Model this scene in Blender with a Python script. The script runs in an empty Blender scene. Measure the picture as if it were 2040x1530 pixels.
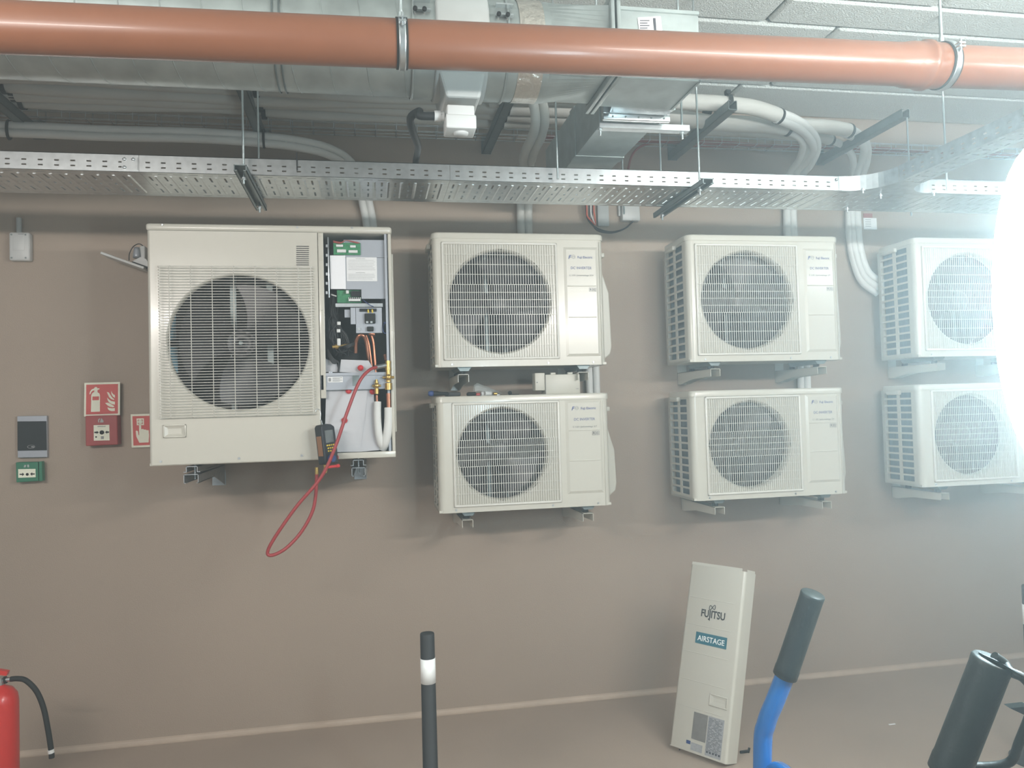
import bpy, bmesh, math, random
from mathutils import Vector, Matrix
random.seed(7)
sc = bpy.context.scene
COL = sc.collection
PI = math.pi

# ------------------------------------------------------------------ camera
W_PX, H_PX, F_PX = 2040.0, 1530.0, 1530.6
CAM = Vector((1.0463, -3.8376, 1.4901))
YAW, PITCH, ROLL = .1826, .0328, -.0279
_cy, _sy, _cp, _sp = math.cos(YAW), math.sin(YAW), math.cos(PITCH), math.sin(PITCH)
FWD = Vector((_sy*_cp, _cy*_cp, _sp))
_r0 = Vector((_cy, -_sy, 0)); _u0 = _r0.cross(FWD)
RIGHT = _r0*math.cos(ROLL) + _u0*math.sin(ROLL)
UP = -_r0*math.sin(ROLL) + _u0*math.cos(ROLL)
cam_d = bpy.data.cameras.new('camera'); cam = bpy.data.objects.new('camera', cam_d); COL.objects.link(cam)
cam_d.sensor_width = 36; cam_d.lens = 36*F_PX/W_PX; cam_d.clip_start = .02; cam_d.clip_end = 60
cam.matrix_world = Matrix(((RIGHT.x, UP.x, -FWD.x, CAM.x), (RIGHT.y, UP.y, -FWD.y, CAM.y), (RIGHT.z, UP.z, -FWD.z, CAM.z), (0, 0, 0, 1)))
sc.camera = cam

def at(px, py, y=None, z=None, d=None):
    """where the line of sight through a photo pixel meets a plane (or a depth)"""
    v = FWD + RIGHT*((px-W_PX/2)/F_PX) - UP*((py-H_PX/2)/F_PX)
    t = (y-CAM.y)/v.y if y is not None else (z-CAM.z)/v.z if z is not None else d
    return CAM + v*t

# ------------------------------------------------------------------ world, lights, exposure
w = bpy.data.worlds.new('world'); sc.world = w; w.use_nodes = True
w.node_tree.nodes['Background'].inputs[0].default_value = (.80, .93, 1.0, 1)
w.node_tree.nodes['Background'].inputs[1].default_value = .36
def area(name, loc, target, sx, sy, power, col=(1, .97, .92)):
    l = bpy.data.lights.new(name, 'AREA'); l.shape = 'RECTANGLE'; l.size = sx; l.size_y = sy; l.energy = power; l.color = col
    o = bpy.data.objects.new(name, l); COL.objects.link(o); o.location = loc
    d = Vector(target)-Vector(loc); o.rotation_euler = d.to_track_quat('-Z', 'Y').to_euler()
    return o
area('tube_light_main', (2.75, -3.3, 2.25), (2.2, -.5, 1.2), 1.2, .09, 42)
area('ceiling_wash_light', (3.5, -3.1, 2.29), (3.5, -2.6, 4), 1.2, .09, 95, (.90, 1, 1))  # added ceiling wash, set apart from the main tube
area('tube_light_right', (5.2, -2.6, 2.5), (4.2, 0, 1.7), 1.2, .10, 15, (.86, .97, 1))
area('tube_light_left', (-.5, -3.5, 2.25), (.1, 0, 1.1), 1.2, .09, 42)
area('tube_light_left_up', (-.5, -3.5, 2.29), (-.5, -3.5, 4), 1.2, .09, 34, (.93, 1, 1))
sc.view_settings.view_transform = 'Standard'; sc.view_settings.look = 'None'
sc.view_settings.exposure = 0.38; sc.view_settings.gamma = 1.0; sc.view_settings.use_curve_mapping = False
sc.render.film_transparent = False
try:
    sc.cycles.use_denoising = True; sc.cycles.max_bounces = 6; sc.cycles.caustics_reflective = False; sc.cycles.caustics_refractive = False
except Exception: pass

# ------------------------------------------------------------------ materials
GLARE_GLOW, GLARE_DENSITY = 68.0, .070  # capsule glow and volume density, both imitating lens glare
def lin(c):
    return tuple((x/255/12.92 if x/255 <= .04045 else ((x/255+.055)/1.055)**2.4) for x in c)+(1,)
def mat(name, rgb, rough=.5, metal=0., spec=.5, bump=0., bscale=60., var=0., vscale=4., emit=0., coat=0., alpha=1., stretch=None):
    m = bpy.data.materials.new(name); m.use_nodes = True; nt = m.node_tree; b = nt.nodes['Principled BSDF']
    c = lin(rgb); b.inputs['Base Color'].default_value = c
    b.inputs['Roughness'].default_value = rough; b.inputs['Metallic'].default_value = metal
    b.inputs['Specular IOR Level'].default_value = spec
    b.inputs['Coat Weight'].default_value = coat; b.inputs['Coat Roughness'].default_value = .12
    if alpha < 1: b.inputs['Alpha'].default_value = alpha
    if emit: b.inputs['Emission Color'].default_value = c; b.inputs['Emission Strength'].default_value = emit
    tc = nt.nodes.new('ShaderNodeTexCoord')
    src = tc.outputs['Object']
    if stretch:
        mp = nt.nodes.new('ShaderNodeMapping'); mp.inputs['Scale'].default_value = stretch; nt.links.new(src, mp.inputs[0]); src = mp.outputs[0]
    if var:
        n = nt.nodes.new('ShaderNodeTexNoise'); n.inputs['Scale'].default_value = vscale; n.inputs['Detail'].default_value = 5
        nt.links.new(src, n.inputs['Vector'])
        r = nt.nodes.new('ShaderNodeValToRGB'); r.color_ramp.elements[0].position = .3; r.color_ramp.elements[1].position = .7
        r.color_ramp.elements[0].color = tuple(x*(1-var) for x in c[:3])+(1,); r.color_ramp.elements[1].color = tuple(min(1, x*(1+var)) for x in c[:3])+(1,)
        nt.links.new(n.outputs['Fac'], r.inputs[0]); nt.links.new(r.outputs[0], b.inputs['Base Color'])
    if bump:
        n2 = nt.nodes.new('ShaderNodeTexNoise'); n2.inputs['Scale'].default_value = bscale; n2.inputs['Detail'].default_value = 4
        nt.links.new(src, n2.inputs['Vector'])
        bp = nt.nodes.new('ShaderNodeBump'); bp.inputs['Strength'].default_value = bump; bp.inputs['Distance'].default_value = .01
        nt.links.new(n2.outputs['Fac'], bp.inputs['Height']); nt.links.new(bp.outputs[0], b.inputs['Normal'])
    return m
M = dict(
    wall=mat('brown wall paint', (164, 149, 134), .62, bump=.12, bscale=180, var=.05, vscale=1.3),
    floor=mat('brown floor paint', (170, 155, 141), .5, bump=.08, bscale=120, var=.07, vscale=2.0),
    cove=mat('cove filler', (184, 167, 150), .6, var=.08, vscale=9),
    ceil=mat('wood wool ceiling board', (214, 220, 216), .95, bump=.9, bscale=150, var=.12, vscale=220),
    seam=mat('board seam', (168, 176, 172), .95),
    cream=mat('cream enamel', (198, 195, 183), .28, spec=.5, coat=.25),
    creamd=mat('cream plastic', (190, 187, 175), .4),
    grille=mat('cream coated wire', (212, 210, 201), .3, spec=.6),
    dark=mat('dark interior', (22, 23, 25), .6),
    fan=mat('fan plastic', (27, 28, 32), .38),
    fins=mat('coil fins', (104, 120, 132), .35, metal=.6, var=.25, vscale=60, stretch=(1, 1, .15)),
    galv=mat('galvanised steel', (186, 192, 194), .33, metal=.9, var=.16, vscale=28, bump=.02, bscale=30),
    galvb=mat('bright galvanised steel', (196, 201, 202), .30, metal=.92, var=.10, vscale=40),
    duct=mat('spiral duct steel', (172, 180, 178), .45, metal=.7, var=.14, vscale=14),
    strut=mat('zinc channel', (120, 130, 130), .45, metal=.75, var=.1, vscale=30),
    rod=mat('zinc rod', (178, 188, 188), .3, metal=.85, bump=.3, bscale=900),
    orange=mat('orange sewer pipe', (126, 79, 55), .38, var=.04, vscale=12, coat=.1),
    rubber=mat('black rubber', (40, 43, 42), .7, spec=.3),
    insul=mat('grey pipe insulation', (196, 195, 188), .75, bump=.25, bscale=26, var=.05, vscale=12, stretch=(.4, 1, 1)),
    insulw=mat('white pipe insulation', (214, 215, 211), .6, bump=.15, bscale=30),
    tape=mat('white tape', (214, 216, 213), .5),
    foil=mat('aluminium tape', (204, 198, 188), .3, metal=.8, bump=.8, bscale=40),
    white=mat('white plastic', (196, 198, 196), .4),
    board=mat('fire board', (176, 180, 178), .75, var=.03, vscale=20),
    black=mat('black plastic', (30, 32, 32), .6, spec=.3),
    blackm=mat('matt black', (42, 44, 45), .6),
    glass=mat('dark glass', (26, 30, 29), .12, coat=.6),
    band=mat('reflective band', (245, 247, 245), .35),
    blue=mat('blue paint', (28, 104, 172), .18, coat=.6, var=.04, vscale=30),
    grip=mat('worn rubber grip', (40, 45, 43), .5, bump=.15, bscale=70, var=.12, vscale=18),
    red=mat('red paint', (206, 50, 44), .35, coat=.3),
    signred=mat('sign red', (204, 84, 79), .55),
    callred=mat('call point red', (158, 58, 56), .45),
    signcream=mat('photoluminescent cream', (236, 238, 218), .6),
    green=mat('green plastic', (44, 116, 88), .45),
    greenpcb=mat('circuit board', (48, 128, 84), .5, var=.35, vscale=90),
    hose=mat('red hose', (158, 56, 58), .42),
    copper=mat('copper', (170, 116, 92), .3, metal=.9, var=.1, vscale=30),
    brass=mat('brass', (205, 172, 100), .28, metal=.9),
    lead=mat('black wire', (26, 27, 29), .5),
    plate=mat('inner steel plate', (168, 173, 180), .38, metal=.35),
    plateW=mat('white film', (240, 241, 243), .25),
    paper=mat('paper', (228, 229, 228), .8),
    paper2=mat('fibre sheet', (196, 197, 200), .85, bump=.3, bscale=7),
    ink=mat('dark ink', (70, 72, 80), .6),
    inkblue=mat('blue ink', (50, 70, 132), .6),
    inkpale=mat('pale ink', (140, 142, 142), .6),
    teal=mat('teal label', (34, 104, 120), .5),
    labelg=mat('grey label', (158, 160, 162), .5, var=.12, vscale=120),
    labeld=mat('dark grey label', (122, 120, 116), .5, var=.08, vscale=60),
    gauge=mat('slate rubber', (30, 34, 41), .5),
    orangebr=mat('bronze sticker', (150, 104, 72), .45),
    lcd=mat('lcd', (108, 114, 114), .3),
    yellow=mat('yellow', (222, 194, 60), .5),
    bluekn=mat('blue knob', (42, 66, 120), .4),
    redplug=mat('red plug', (214, 58, 62), .4),
    cable=mat('orange cable', (200, 92, 70), .5),
    redcab=mat('red cable', (150, 76, 68), .55),
    bag=mat('clear bag', (205, 215, 215), .12, alpha=.35),
    lamp=mat('glare glow', (216, 245, 255), .3, emit=GLARE_GLOW),  # glowing skin of the capsule that imitates lens glare
    panelblue=mat('pale blue plastic', (150, 196, 214), .4),
)

# ------------------------------------------------------------------ mesh helpers
def catmull(P, n=8, closed=False):
    P = [Vector(p) for p in P]
    if len(P) < 3: return P
    out = []
    for i in range(len(P)-1):
        a = P[i-1] if i else P[0]*2-P[1]; b = P[i]; c = P[i+1]; d = P[i+2] if i+2 < len(P) else P[-1]*2-P[-2]
        for k in range(n):
            t = k/n
            out.append(.5*((2*b)+(c-a)*t+(2*a-5*b+4*c-d)*t*t+(3*b-a-3*c+d)*t**3))
    out.append(P[-1]); return out
class MB:
    def __init__(s): s.v = []; s.f = []; s.sm = []
    def add(s, vs, fs, smooth=False):
        o = len(s.v); s.v += [Vector(v) for v in vs]; s.f += [tuple(i+o for i in f) for f in fs]; s.sm += [smooth]*len(fs); return s
    def box(s, a, b, bev=0., seg=2):
        a = Vector(a); b = Vector(b); lo = Vector([min(a[i], b[i]) for i in range(3)]); hi = Vector([max(a[i], b[i]) for i in range(3)])
        if bev <= 0:
            v = [(x, y, z) for x in (lo.x, hi.x) for y in (lo.y, hi.y) for z in (lo.z, hi.z)]
            return s.add(v, [(0, 1, 3, 2), (4, 6, 7, 5), (0, 4, 5, 1), (2, 3, 7, 6), (0, 2, 6, 4), (1, 5, 7, 3)])
        bm = bmesh.new(); bmesh.ops.create_cube(bm, size=1)
        for q in bm.verts: q.co = Vector([(lo[i]+hi[i])/2+q.co[i]*(hi[i]-lo[i]) for i in range(3)])
        bmesh.ops.bevel(bm, geom=bm.edges[:], offset=min(bev, .49*min(hi-lo)), segments=seg, affect='EDGES', profile=.5)
        return s.bm(bm, True)
    def bm(s, bm, smooth=False):
        bm.verts.index_update(); s.add([q.co.copy() for q in bm.verts], [[q.index for q in f.verts] for f in bm.faces], smooth); bm.free(); return s
    def tube(s, P, r, seg=12, caps=True, smooth=True, sub=0, rr=None):
        P = [Vector(p) for p in P]
        if sub: P = catmull(P, sub)
        n = len(P); rad = [(r if rr is None else rr(i/(n-1))) for i in range(n)]
        T = [((P[min(i+1, n-1)]-P[max(i-1, 0)]).normalized()) for i in range(n)]
        ref = Vector((0, 0, 1)) if abs(T[0].z) < .9 else Vector((1, 0, 0))
        N = T[0].cross(ref).normalized(); vs = []
        for i in range(n):
            N = (N-T[i]*N.dot(T[i])).normalized(); B = T[i].cross(N)
            for k in range(seg):
                a = 2*PI*k/seg; vs.append(P[i]+(N*math.cos(a)+B*math.sin(a))*rad[i])
        fs = [(i*seg+k, i*seg+(k+1) % seg, (i+1)*seg+(k+1) % seg, (i+1)*seg+k) for i in range(n-1) for k in range(seg)]
        s.add(vs, fs, smooth)
        if caps:
            s.add(vs[:seg], [tuple(range(seg))[::-1]]); s.add(vs[-seg:], [tuple(range(seg))])
        return s
    def cyl(s, a, b, r, seg=20, r2=None, smooth=True):
        r2 = r if r2 is None else r2
        return s.tube([a, b], r, seg, True, smooth, rr=lambda t: r+(r2-r)*t)
    def lathe(s, o, axis, prof, seg=32):
        """prof: (distance along axis, radius)"""
        ax = Vector(axis).normalized(); ref = Vector((0, 0, 1)) if abs(ax.z) < .9 else Vector((1, 0, 0)); N = ax.cross(ref).normalized(); B = ax.cross(N); o = Vector(o); vs = []
        for h, r in prof:
            for k in range(seg):
                a = 2*PI*k/seg; vs.append(o+ax*h+(N*math.cos(a)+B*math.sin(a))*max(r, 1e-5))
        fs = [(i*seg+k, i*seg+(k+1) % seg, (i+1)*seg+(k+1) % seg, (i+1)*seg+k) for i in range(len(prof)-1) for k in range(seg)]
        return s.add(vs, fs, True)
    def prism(s, pts, d):
        """polygon pts extruded by vector d"""
        P = [Vector(p) for p in pts]; d = Vector(d); n = len(P)
        s.add(P+[p+d for p in P], [tuple(range(n))[::-1], tuple(range(n, 2*n))]+[(i, (i+1) % n, n+(i+1) % n, n+i) for i in range(n)]); return s
    def sheet(s, pts):
        return s.add(pts, [tuple(range(len(pts)))])
    def holeplate(s, x0, x1, z0, z1, cx, cz, r, y, seg=72):
        """upright plate with a round hole, at depth y"""
        angs = sorted(set([2*PI*k/seg for k in range(seg)]+[math.atan2(c[1]-cz, c[0]-cx) % (2*PI) for c in ((x0, z0), (x1, z0), (x0, z1), (x1, z1))]))
        vs = []
        for a in angs:
            c, q = math.cos(a), math.sin(a)
            t = min(((x1-cx)/c if c > 1e-9 else 1e9), ((x0-cx)/c if c < -1e-9 else 1e9), ((z1-cz)/q if q > 1e-9 else 1e9), ((z0-cz)/q if q < -1e-9 else 1e9))
            vs += [(cx+c*r, y, cz+q*r), (cx+c*t, y, cz+q*t)]
        n = len(angs)
        return s.add(vs, [(2*i, 2*i+1, (2*i+3) % (2*n), (2*i+2) % (2*n)) for i in range(n)])
    def slotted(s, O, U, V, lu, lv, holes, th):
        """flat plate O + u*U + v*V with rectangular holes (u0,u1,v0,v1) and a thickness vector th"""
        O = Vector(O); U = Vector(U); V = Vector(V)
        us = sorted(set([0, lu]+[q for h in holes for q in h[:2]])); us = [u for u in us if 0 <= u <= lu]
        rows = {}
        for h in holes: rows.setdefault((round(h[2], 5), round(h[3], 5)), []).append(h)
        vs = sorted(set([0, lv]+[q for k in rows for q in k]))
        for i in range(len(vs)-1):
            a, b = vs[i], vs[i+1]; hh = sorted((h[0], h[1]) for k, l in rows.items() if k[0] <= a+1e-6 and k[1] >= b-1e-6 for h in l)
            u = 0
            for h0, h1 in hh+[(lu, lu)]:
                if h0 > u:
                    s.prism([O+U*u+V*a, O+U*h0+V*a, O+U*h0+V*b, O+U*u+V*b], th)
                u = max(u, h1)
        return s
    def text(s, body, o, U, V, width=None, height=None, shear=0, depth=.0004, bold=0., align='CENTER'):
        """lettering laid on the plane O,U,V; width is the whole line's width, height the cap height"""
        cu = bpy.data.curves.new('t', 'FONT'); cu.body = body; cu.size = 1; cu.shear = shear; cu.offset = bold; cu.extrude = 0; cu.resolution_u = 3
        ob = bpy.data.objects.new('t', cu); COL.objects.link(ob); bpy.context.view_layer.update()
        me = bpy.data.meshes.new_from_object(ob.evaluated_get(bpy.context.evaluated_depsgraph_get()))
        xs = [q.co.x for q in me.vertices]; ys = [q.co.y for q in me.vertices]
        x0, x1, y0, y1 = min(xs), max(xs), min(ys), max(ys)
        sx = width/(x1-x0) if width else None; sy = height/.72 if height else None
        sx = sx or sy; sy = sy or sx
        U = Vector(U).normalized(); V = Vector(V).normalized(); N = U.cross(V); O = Vector(o)
        offx = -(x0+x1)/2 if align == 'CENTER' else -x0
        vs = [O+U*((q.co.x+offx)*sx)+V*(q.co.y*sy)+N*depth for q in me.vertices]
        s.add(vs, [list(p.vertices) for p in me.polygons])
        bpy.data.objects.remove(ob); bpy.data.curves.remove(cu); bpy.data.meshes.remove(me); return s
    def build(s, name, m, parent=None, loc=None, local=False, weld=False, bev=0.):
        """loc None: a top-level mesh gets its origin at its own base; a child keeps its vertices where they are in the world"""
        off = Vector((0, 0, 0))
        if parent is not None:
            if not local:
                p = parent
                while p is not None: off = off+p.location; p = p.parent
        elif loc is not None: off = Vector(loc)
        else:
            off = Vector(((min(v.x for v in s.v)+max(v.x for v in s.v))/2, (min(v.y for v in s.v)+max(v.y for v in s.v))/2, min(v.z for v in s.v)))
        me = bpy.data.meshes.new(name); me.from_pydata([v-off for v in s.v], [], s.f); me.materials.append(M[m])
        me.polygons.foreach_set('use_smooth', s.sm); me.update()
        b2 = bmesh.new(); b2.from_mesh(me)
        if weld: bmesh.ops.remove_doubles(b2, verts=b2.verts, dist=1e-5)
        bmesh.ops.recalc_face_normals(b2, faces=b2.faces); b2.to_mesh(me); b2.free()
        o = bpy.data.objects.new(name, me); COL.objects.link(o)
        if parent is not None: o.parent = parent
        else: o.location = off
        if bev:
            md = o.modifiers.new('b', 'BEVEL'); md.width = bev; md.segments = 2; md.limit_method = 'ANGLE'; md.angle_limit = .7
        return o
def thing(name, label, cat, loc=(0, 0, 0), group=None):
    o = bpy.data.objects.new(name, None); COL.objects.link(o); o.location = Vector(loc); o.empty_display_size = .05
    o['label'] = label; o['category'] = cat
    if group: o['group'] = group
    return o
def tag(o, label, cat, group=None):
    o['label'] = label; o['category'] = cat
    if group: o['group'] = group
    return o
def plabel(o, label): o['label'] = label; return o
def struct(o): o['kind'] = 'structure'; return o
def copy_tree(o, parent=None):
    c = o.copy(); COL.objects.link(c)
    if parent is not None: c.parent = parent
    for ch in [q for q in bpy.data.objects if q.parent is o]: copy_tree(ch, c)
    return c
X, Y, Z = Vector((1, 0, 0)), Vector((0, 1, 0)), Vector((0, 0, 1))

# ------------------------------------------------------------------ setting
CZ = 3.06
struct(MB().box((-4, 0, 0), (9, .2, CZ+.2)).build('wall_back', 'wall'))
struct(MB().box((-4, -8, -.1), (9, 0, 0)).build('floor', 'floor'))
# ceiling boards of wood wool with chamfered joints between them
cb = MB()
ys = [0, -.36, -.95, -1.15, -1.75, -2.35, -2.95, -3.55, -4.15, -4.75, -5.4, -6, -6.6, -7.2, -8]
random.seed(3)
for i in range(len(ys)-1):
    x = -4+(.35 if i % 2 else 0)
    offs = {1: 3.03, 2: 2.69, 3: 3.33}.get(i, None)
    xs = [-4]; q = (offs-6.6 if offs else -4+random.random()*1.2)
    while q < 9:
        if q > -4: xs.append(q)
        q += 1.2 if i > 3 else 2.2
    xs.append(9)
    for a, b in zip(xs[:-1], xs[1:]):
        g = .006
        cb.box((a+g, ys[i]-g, CZ), (b-g, ys[i+1]+g, CZ+.03), bev=.012, seg=1)
for i in range(len(cb.sm)): cb.sm[i] = False
struct(cb.build('ceiling', 'ceil', loc=(0, 0, 0)))
struct(MB().box((-4, -8, CZ+.03), (9, 0, CZ+.2)).build('ceiling_slab', 'seam', loc=(0, 0, 0)))
# hollow fillet of filler along the foot of the wall
cv = MB(); pts = [(0, .024)]+[(-.024*(1-math.cos(t*PI/2/5)), .024*(1-math.sin(t*PI/2/5))+.0) for t in range(1, 6)]
cv.add([(x, y-.0005, z+.0005) for x in (-4, 9) for y, z in pts+[(0, 0)]], [(i, i+1, i+8, i+7) for i in range(5)]+[(5, 6, 13, 12), (6, 0, 7, 13)])
struct(cv.build('baseboard_back', 'cove', loc=(0, 0, 0)))

# ------------------------------------------------------------------ small condensing units
def small_unit(kind, label, group=None):
    UW, D = .799, .29
    H, lay = (.612, dict(gx0=.038, gx1=.575, gz0=.03, gz1=.568, cx=.304, cz=.297, r=.242, px0=.607, px1=.772, pz0=.04, pz1=.55)) if kind == 'upper' else \
             (.522, dict(gx0=.066, gx1=.562, gz0=.024, gz1=.492, cx=.294, cz=.258, r=.213, px0=.590, px1=.765, pz0=.06, pz1=.49))
    t = thing('air_conditioner_unit', label, 'air conditioner', (0, 0, 0), group)
    rc = .028; TH = .024
    c = MB(); g = lay
    # front face with the round outlet, rounded corners running back into the side walls
    c.holeplate(rc, UW-rc, 0, H-TH, g['cx'], g['cz'], g['r'], 0)
    for sx, x0, dirx in ((0, rc, -1), (1, UW-rc, 1)):
        prof = [(x0+dirx*rc*math.sin(a*PI/2/5), rc-rc*math.cos(a*PI/2/5)) for a in range(6)]
        prof.append((UW if sx else 0, D if sx else .05))
        for i in range(len(prof)-1):
            (xa, ya), (xb, yb) = prof[i], prof[i+1]
            c.add([(xa, ya, 0), (xb, yb, 0), (xb, yb, H-TH), (xa, ya, H-TH)], [(0, 1, 2, 3)], i < 5)
    # bell mouth behind the outlet
    c.lathe((g['cx'], 0, g['cz']), (0, 1, 0), [(0, g['r']), (.004, g['r']-.006), (.014, g['r']-.009), (.045, g['r']-.008)], 64)
    c.box((.0, .004, .001), (UW, D, .012)); c.box((UW*.45, D-.004, 0), (UW, D, H-TH))
    c.build('casing', 'cream', t, local=True, weld=True)
    tp = MB(); pl = []
    e = .0048; ro = .033
    for cx_, cy_, a0 in ((UW+e-ro, D+.0-ro, 0), (-e+ro, D-ro, 90), (-e+ro, -e+ro, 180), (UW+e-ro, -e+ro, 270)):
        for k in range(6):
            a = math.radians(a0+k*18); pl.append((cx_+ro*math.cos(a), cy_+ro*math.sin(a)))
    n = len(pl); r0 = [(x, y, H-TH-.004) for x, y in pl]; r1 = [(x, y, H-.008) for x, y in pl]
    r2 = [(UW/2+(x-UW/2)*.995, D/2+(y-D/2)*.985, H-.002) for x, y in pl]; r3 = [(UW/2+(x-UW/2)*.985, D/2+(y-D/2)*.96, H) for x, y in pl]
    tp.add(r0+r1+r2+r3, [(i+k*n, (i+1) % n+k*n, (i+1) % n+n+k*n, i+n+k*n) for i in range(n) for k in range(3)], True)
    tp.add(r3, [tuple(range(n))]); tp.add(r0, [tuple(range(n))[::-1]])
    tp.build('top_cover', 'cream', t, local=True)
    # louvred left side: two columns of openings
    sg = MB(); n = 15 if kind == 'upper' else 13; z0, z1 = .02, H-TH-.01; holes = []
    pz = (z1-z0)/n
    for k in range(n):
        a = k*pz+pz*.13+z0; b = (k+1)*pz-pz*.13+z0
        holes += [(.008, .095, a, b), (.118, .215, a, b)]
    sg.slotted((0, .05, 0), Y, Z, D-.05, H-TH, holes, (.004, 0, 0)); sg.box((0, D-.02, 0), (.02, D, H-TH), .004)
    sg.build('side_grille', 'creamd', t, local=True)
    MB().box((.022, .06, .015), (.045, D-.02, H-.03)).box((.045, D-.05, .015), (UW*.62, D-.02, H-.03)).build('heat_exchanger', 'fins', t, local=True)
    MB().box((UW*.63, .02, .013), (UW*.635, D-.01, H-.03)).box((.046, D-.056, .013), (UW*.62, D-.051, H-.03)).box((.046, .075, .014), (UW*.62, D-.056, .018)).box((.046, .075, H-.04), (UW*.62, D-.056, H-.036)).box((.046, .075, .014), (.049, D-.056, H-.04)).build('dark_partition', 'dark', t, local=True)  # partition plus near-black liner that puts shade into the fan cavity
    # fan
    f = MB(); cx, cz, R = g['cx'], g['cz'], g['r']-.022
    f.lathe((cx, .055, cz), (0, 1, 0), [(0, 0), (0, .035), (.006, .05), (.05, .055), (.05, 0)], 32)
    for b in range(3):
        a0 = math.radians(20+b*120); vs = []; fs = []
        nu, nv = 7, 9
        for i in range(nu):
            rr = .05+(R-.05)*i/(nu-1)
            for j in range(nv):
                s_ = j/(nv-1); ang = a0+s_*math.radians(78)+.35*(i/(nu-1))**1.5
                vs.append((cx+rr*math.cos(ang), .05+.05*s_+.012*math.sin(s_*PI), cz+rr*math.sin(ang)))
        for i in range(nu-1):
            for j in range(nv-1): fs.append((i*nv+j, i*nv+j+1, (i+1)*nv+j+1, (i+1)*nv+j))
        f.add(vs, fs, True)
    f.build('fan', 'fan', t, local=True)
    m = MB(); m.cyl((cx, .11, cz), (cx, .18, cz), .05); m.box((cx-.05, .15, .02), (cx-.036, .17, H-.04)); m.box((cx+.036, .15, .02), (cx+.05, .17, H-.04)); m.build('motor_mount', 'strut', t, local=True)
    # guard: proud frame and wires in three bands
    q = MB(); x0, x1, z0, z1 = g['gx0'], g['gx1'], g['gz0'], g['gz1']; fw = .011; yb = -.009
    q.box((x0, yb, z0), (x0+fw, .001, z1), .004); q.box((x1-fw, yb, z0), (x1, .001, z1), .004); q.box((x0, yb, z0), (x1, .001, z0+fw), .004); q.box((x0, yb, z1-fw), (x1, .001, z1), .004)
    hz = z1-z0-2*fw; za = z0+fw; rows = [.09, .178, .266, .355, .425, .49, .555, .622, .712, .80, .892]
    bz = 1-.622, 1-.355
    def gz(fr): return za+hz*(1-fr)
    for r_ in rows: q.box((x0+fw, yb+.0018, gz(r_)-.0011), (x1-fw, yb+.0045, gz(r_)+.0011))
    wx = x1-x0-2*fw
    for nb, fa, fb, sl in ((44, 0, .355, .0), (50, .355, .622, .0), (44, .622, 1, .0)):
        for k in range(1, nb):
            xx = x0+fw+wx*k/nb; q.box((xx-.00115, yb, gz(fb)), (xx+.00115, yb+.0028, gz(fa)))
    q.build('fan_guard', 'grille', t, local=True)
    # service panel with sloped border and two ridges
    s_ = MB(); a, b, c0, d0 = g['px0'], g['px1'], g['pz0'], g['pz1']; i_ = .012
    s_.add([(a, 0, c0), (b, 0, c0), (b, 0, d0), (a, 0, d0), (a+i_, -.006, c0+i_), (b-i_, -.006, c0+i_), (b-i_, -.006, d0-i_), (a+i_, -.006, d0-i_)],
           [(0, 1, 5, 4), (1, 2, 6, 5), (2, 3, 7, 6), (3, 0, 4, 7), (4, 5, 6, 7)])
    r1, r2 = (.367, .222) if kind == 'upper' else (.352, .212)
    for zz in (r1, r2): s_.box((a+.014, -.009, zz-.0025), (b-.014, -.005, zz+.0025), .002)
    s_.box((b+.006, -.004, .0), (b+.0095, .001, H-TH-.012), .001)
    s_.build('service_panel', 'cream', t, local=True)
    # pipe cover bulging out of the right side
    v = MB(); yv0, yv1 = .09, .27
    P = [(UW, .515 if kind == 'upper' else .425), (UW+.052, .35 if kind == 'upper' else .25), (UW+.058, .09), (UW+.05, .055), (UW, .015)]
    v.prism([(x, yv0, z*H/.612 if kind == 'upper' else z) for x, z in P], (0, yv1-yv0, 0)); v.build('pipe_cover', 'creamd', t, local=True, bev=.006)
    for nm, x0_, x1_, z_, ya in (('side_handle', UW-.002, UW+.02, H*.86, .04), ('side_handle', -.018, .002, H-.035, .13)):
        MB().box((x0_, ya, z_-.014), (x1_, ya+.1, z_+.008), .004).build(nm, 'creamd', t, local=True)
    for xx in (.075, .52, .735): MB().cyl((xx, -.003, .012), (xx, .002, .012), .0042, 10).build('screw', 'galv', t, local=True)
    for xx in (.10, .66):
        MB().prism([(xx, .02, 0), (xx+.065, .02, 0), (xx+.052, .02, -.018), (xx+.013, .02, -.018)], (0, .25, 0)).build('foot', 'strut', t, local=True)
    return t
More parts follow.
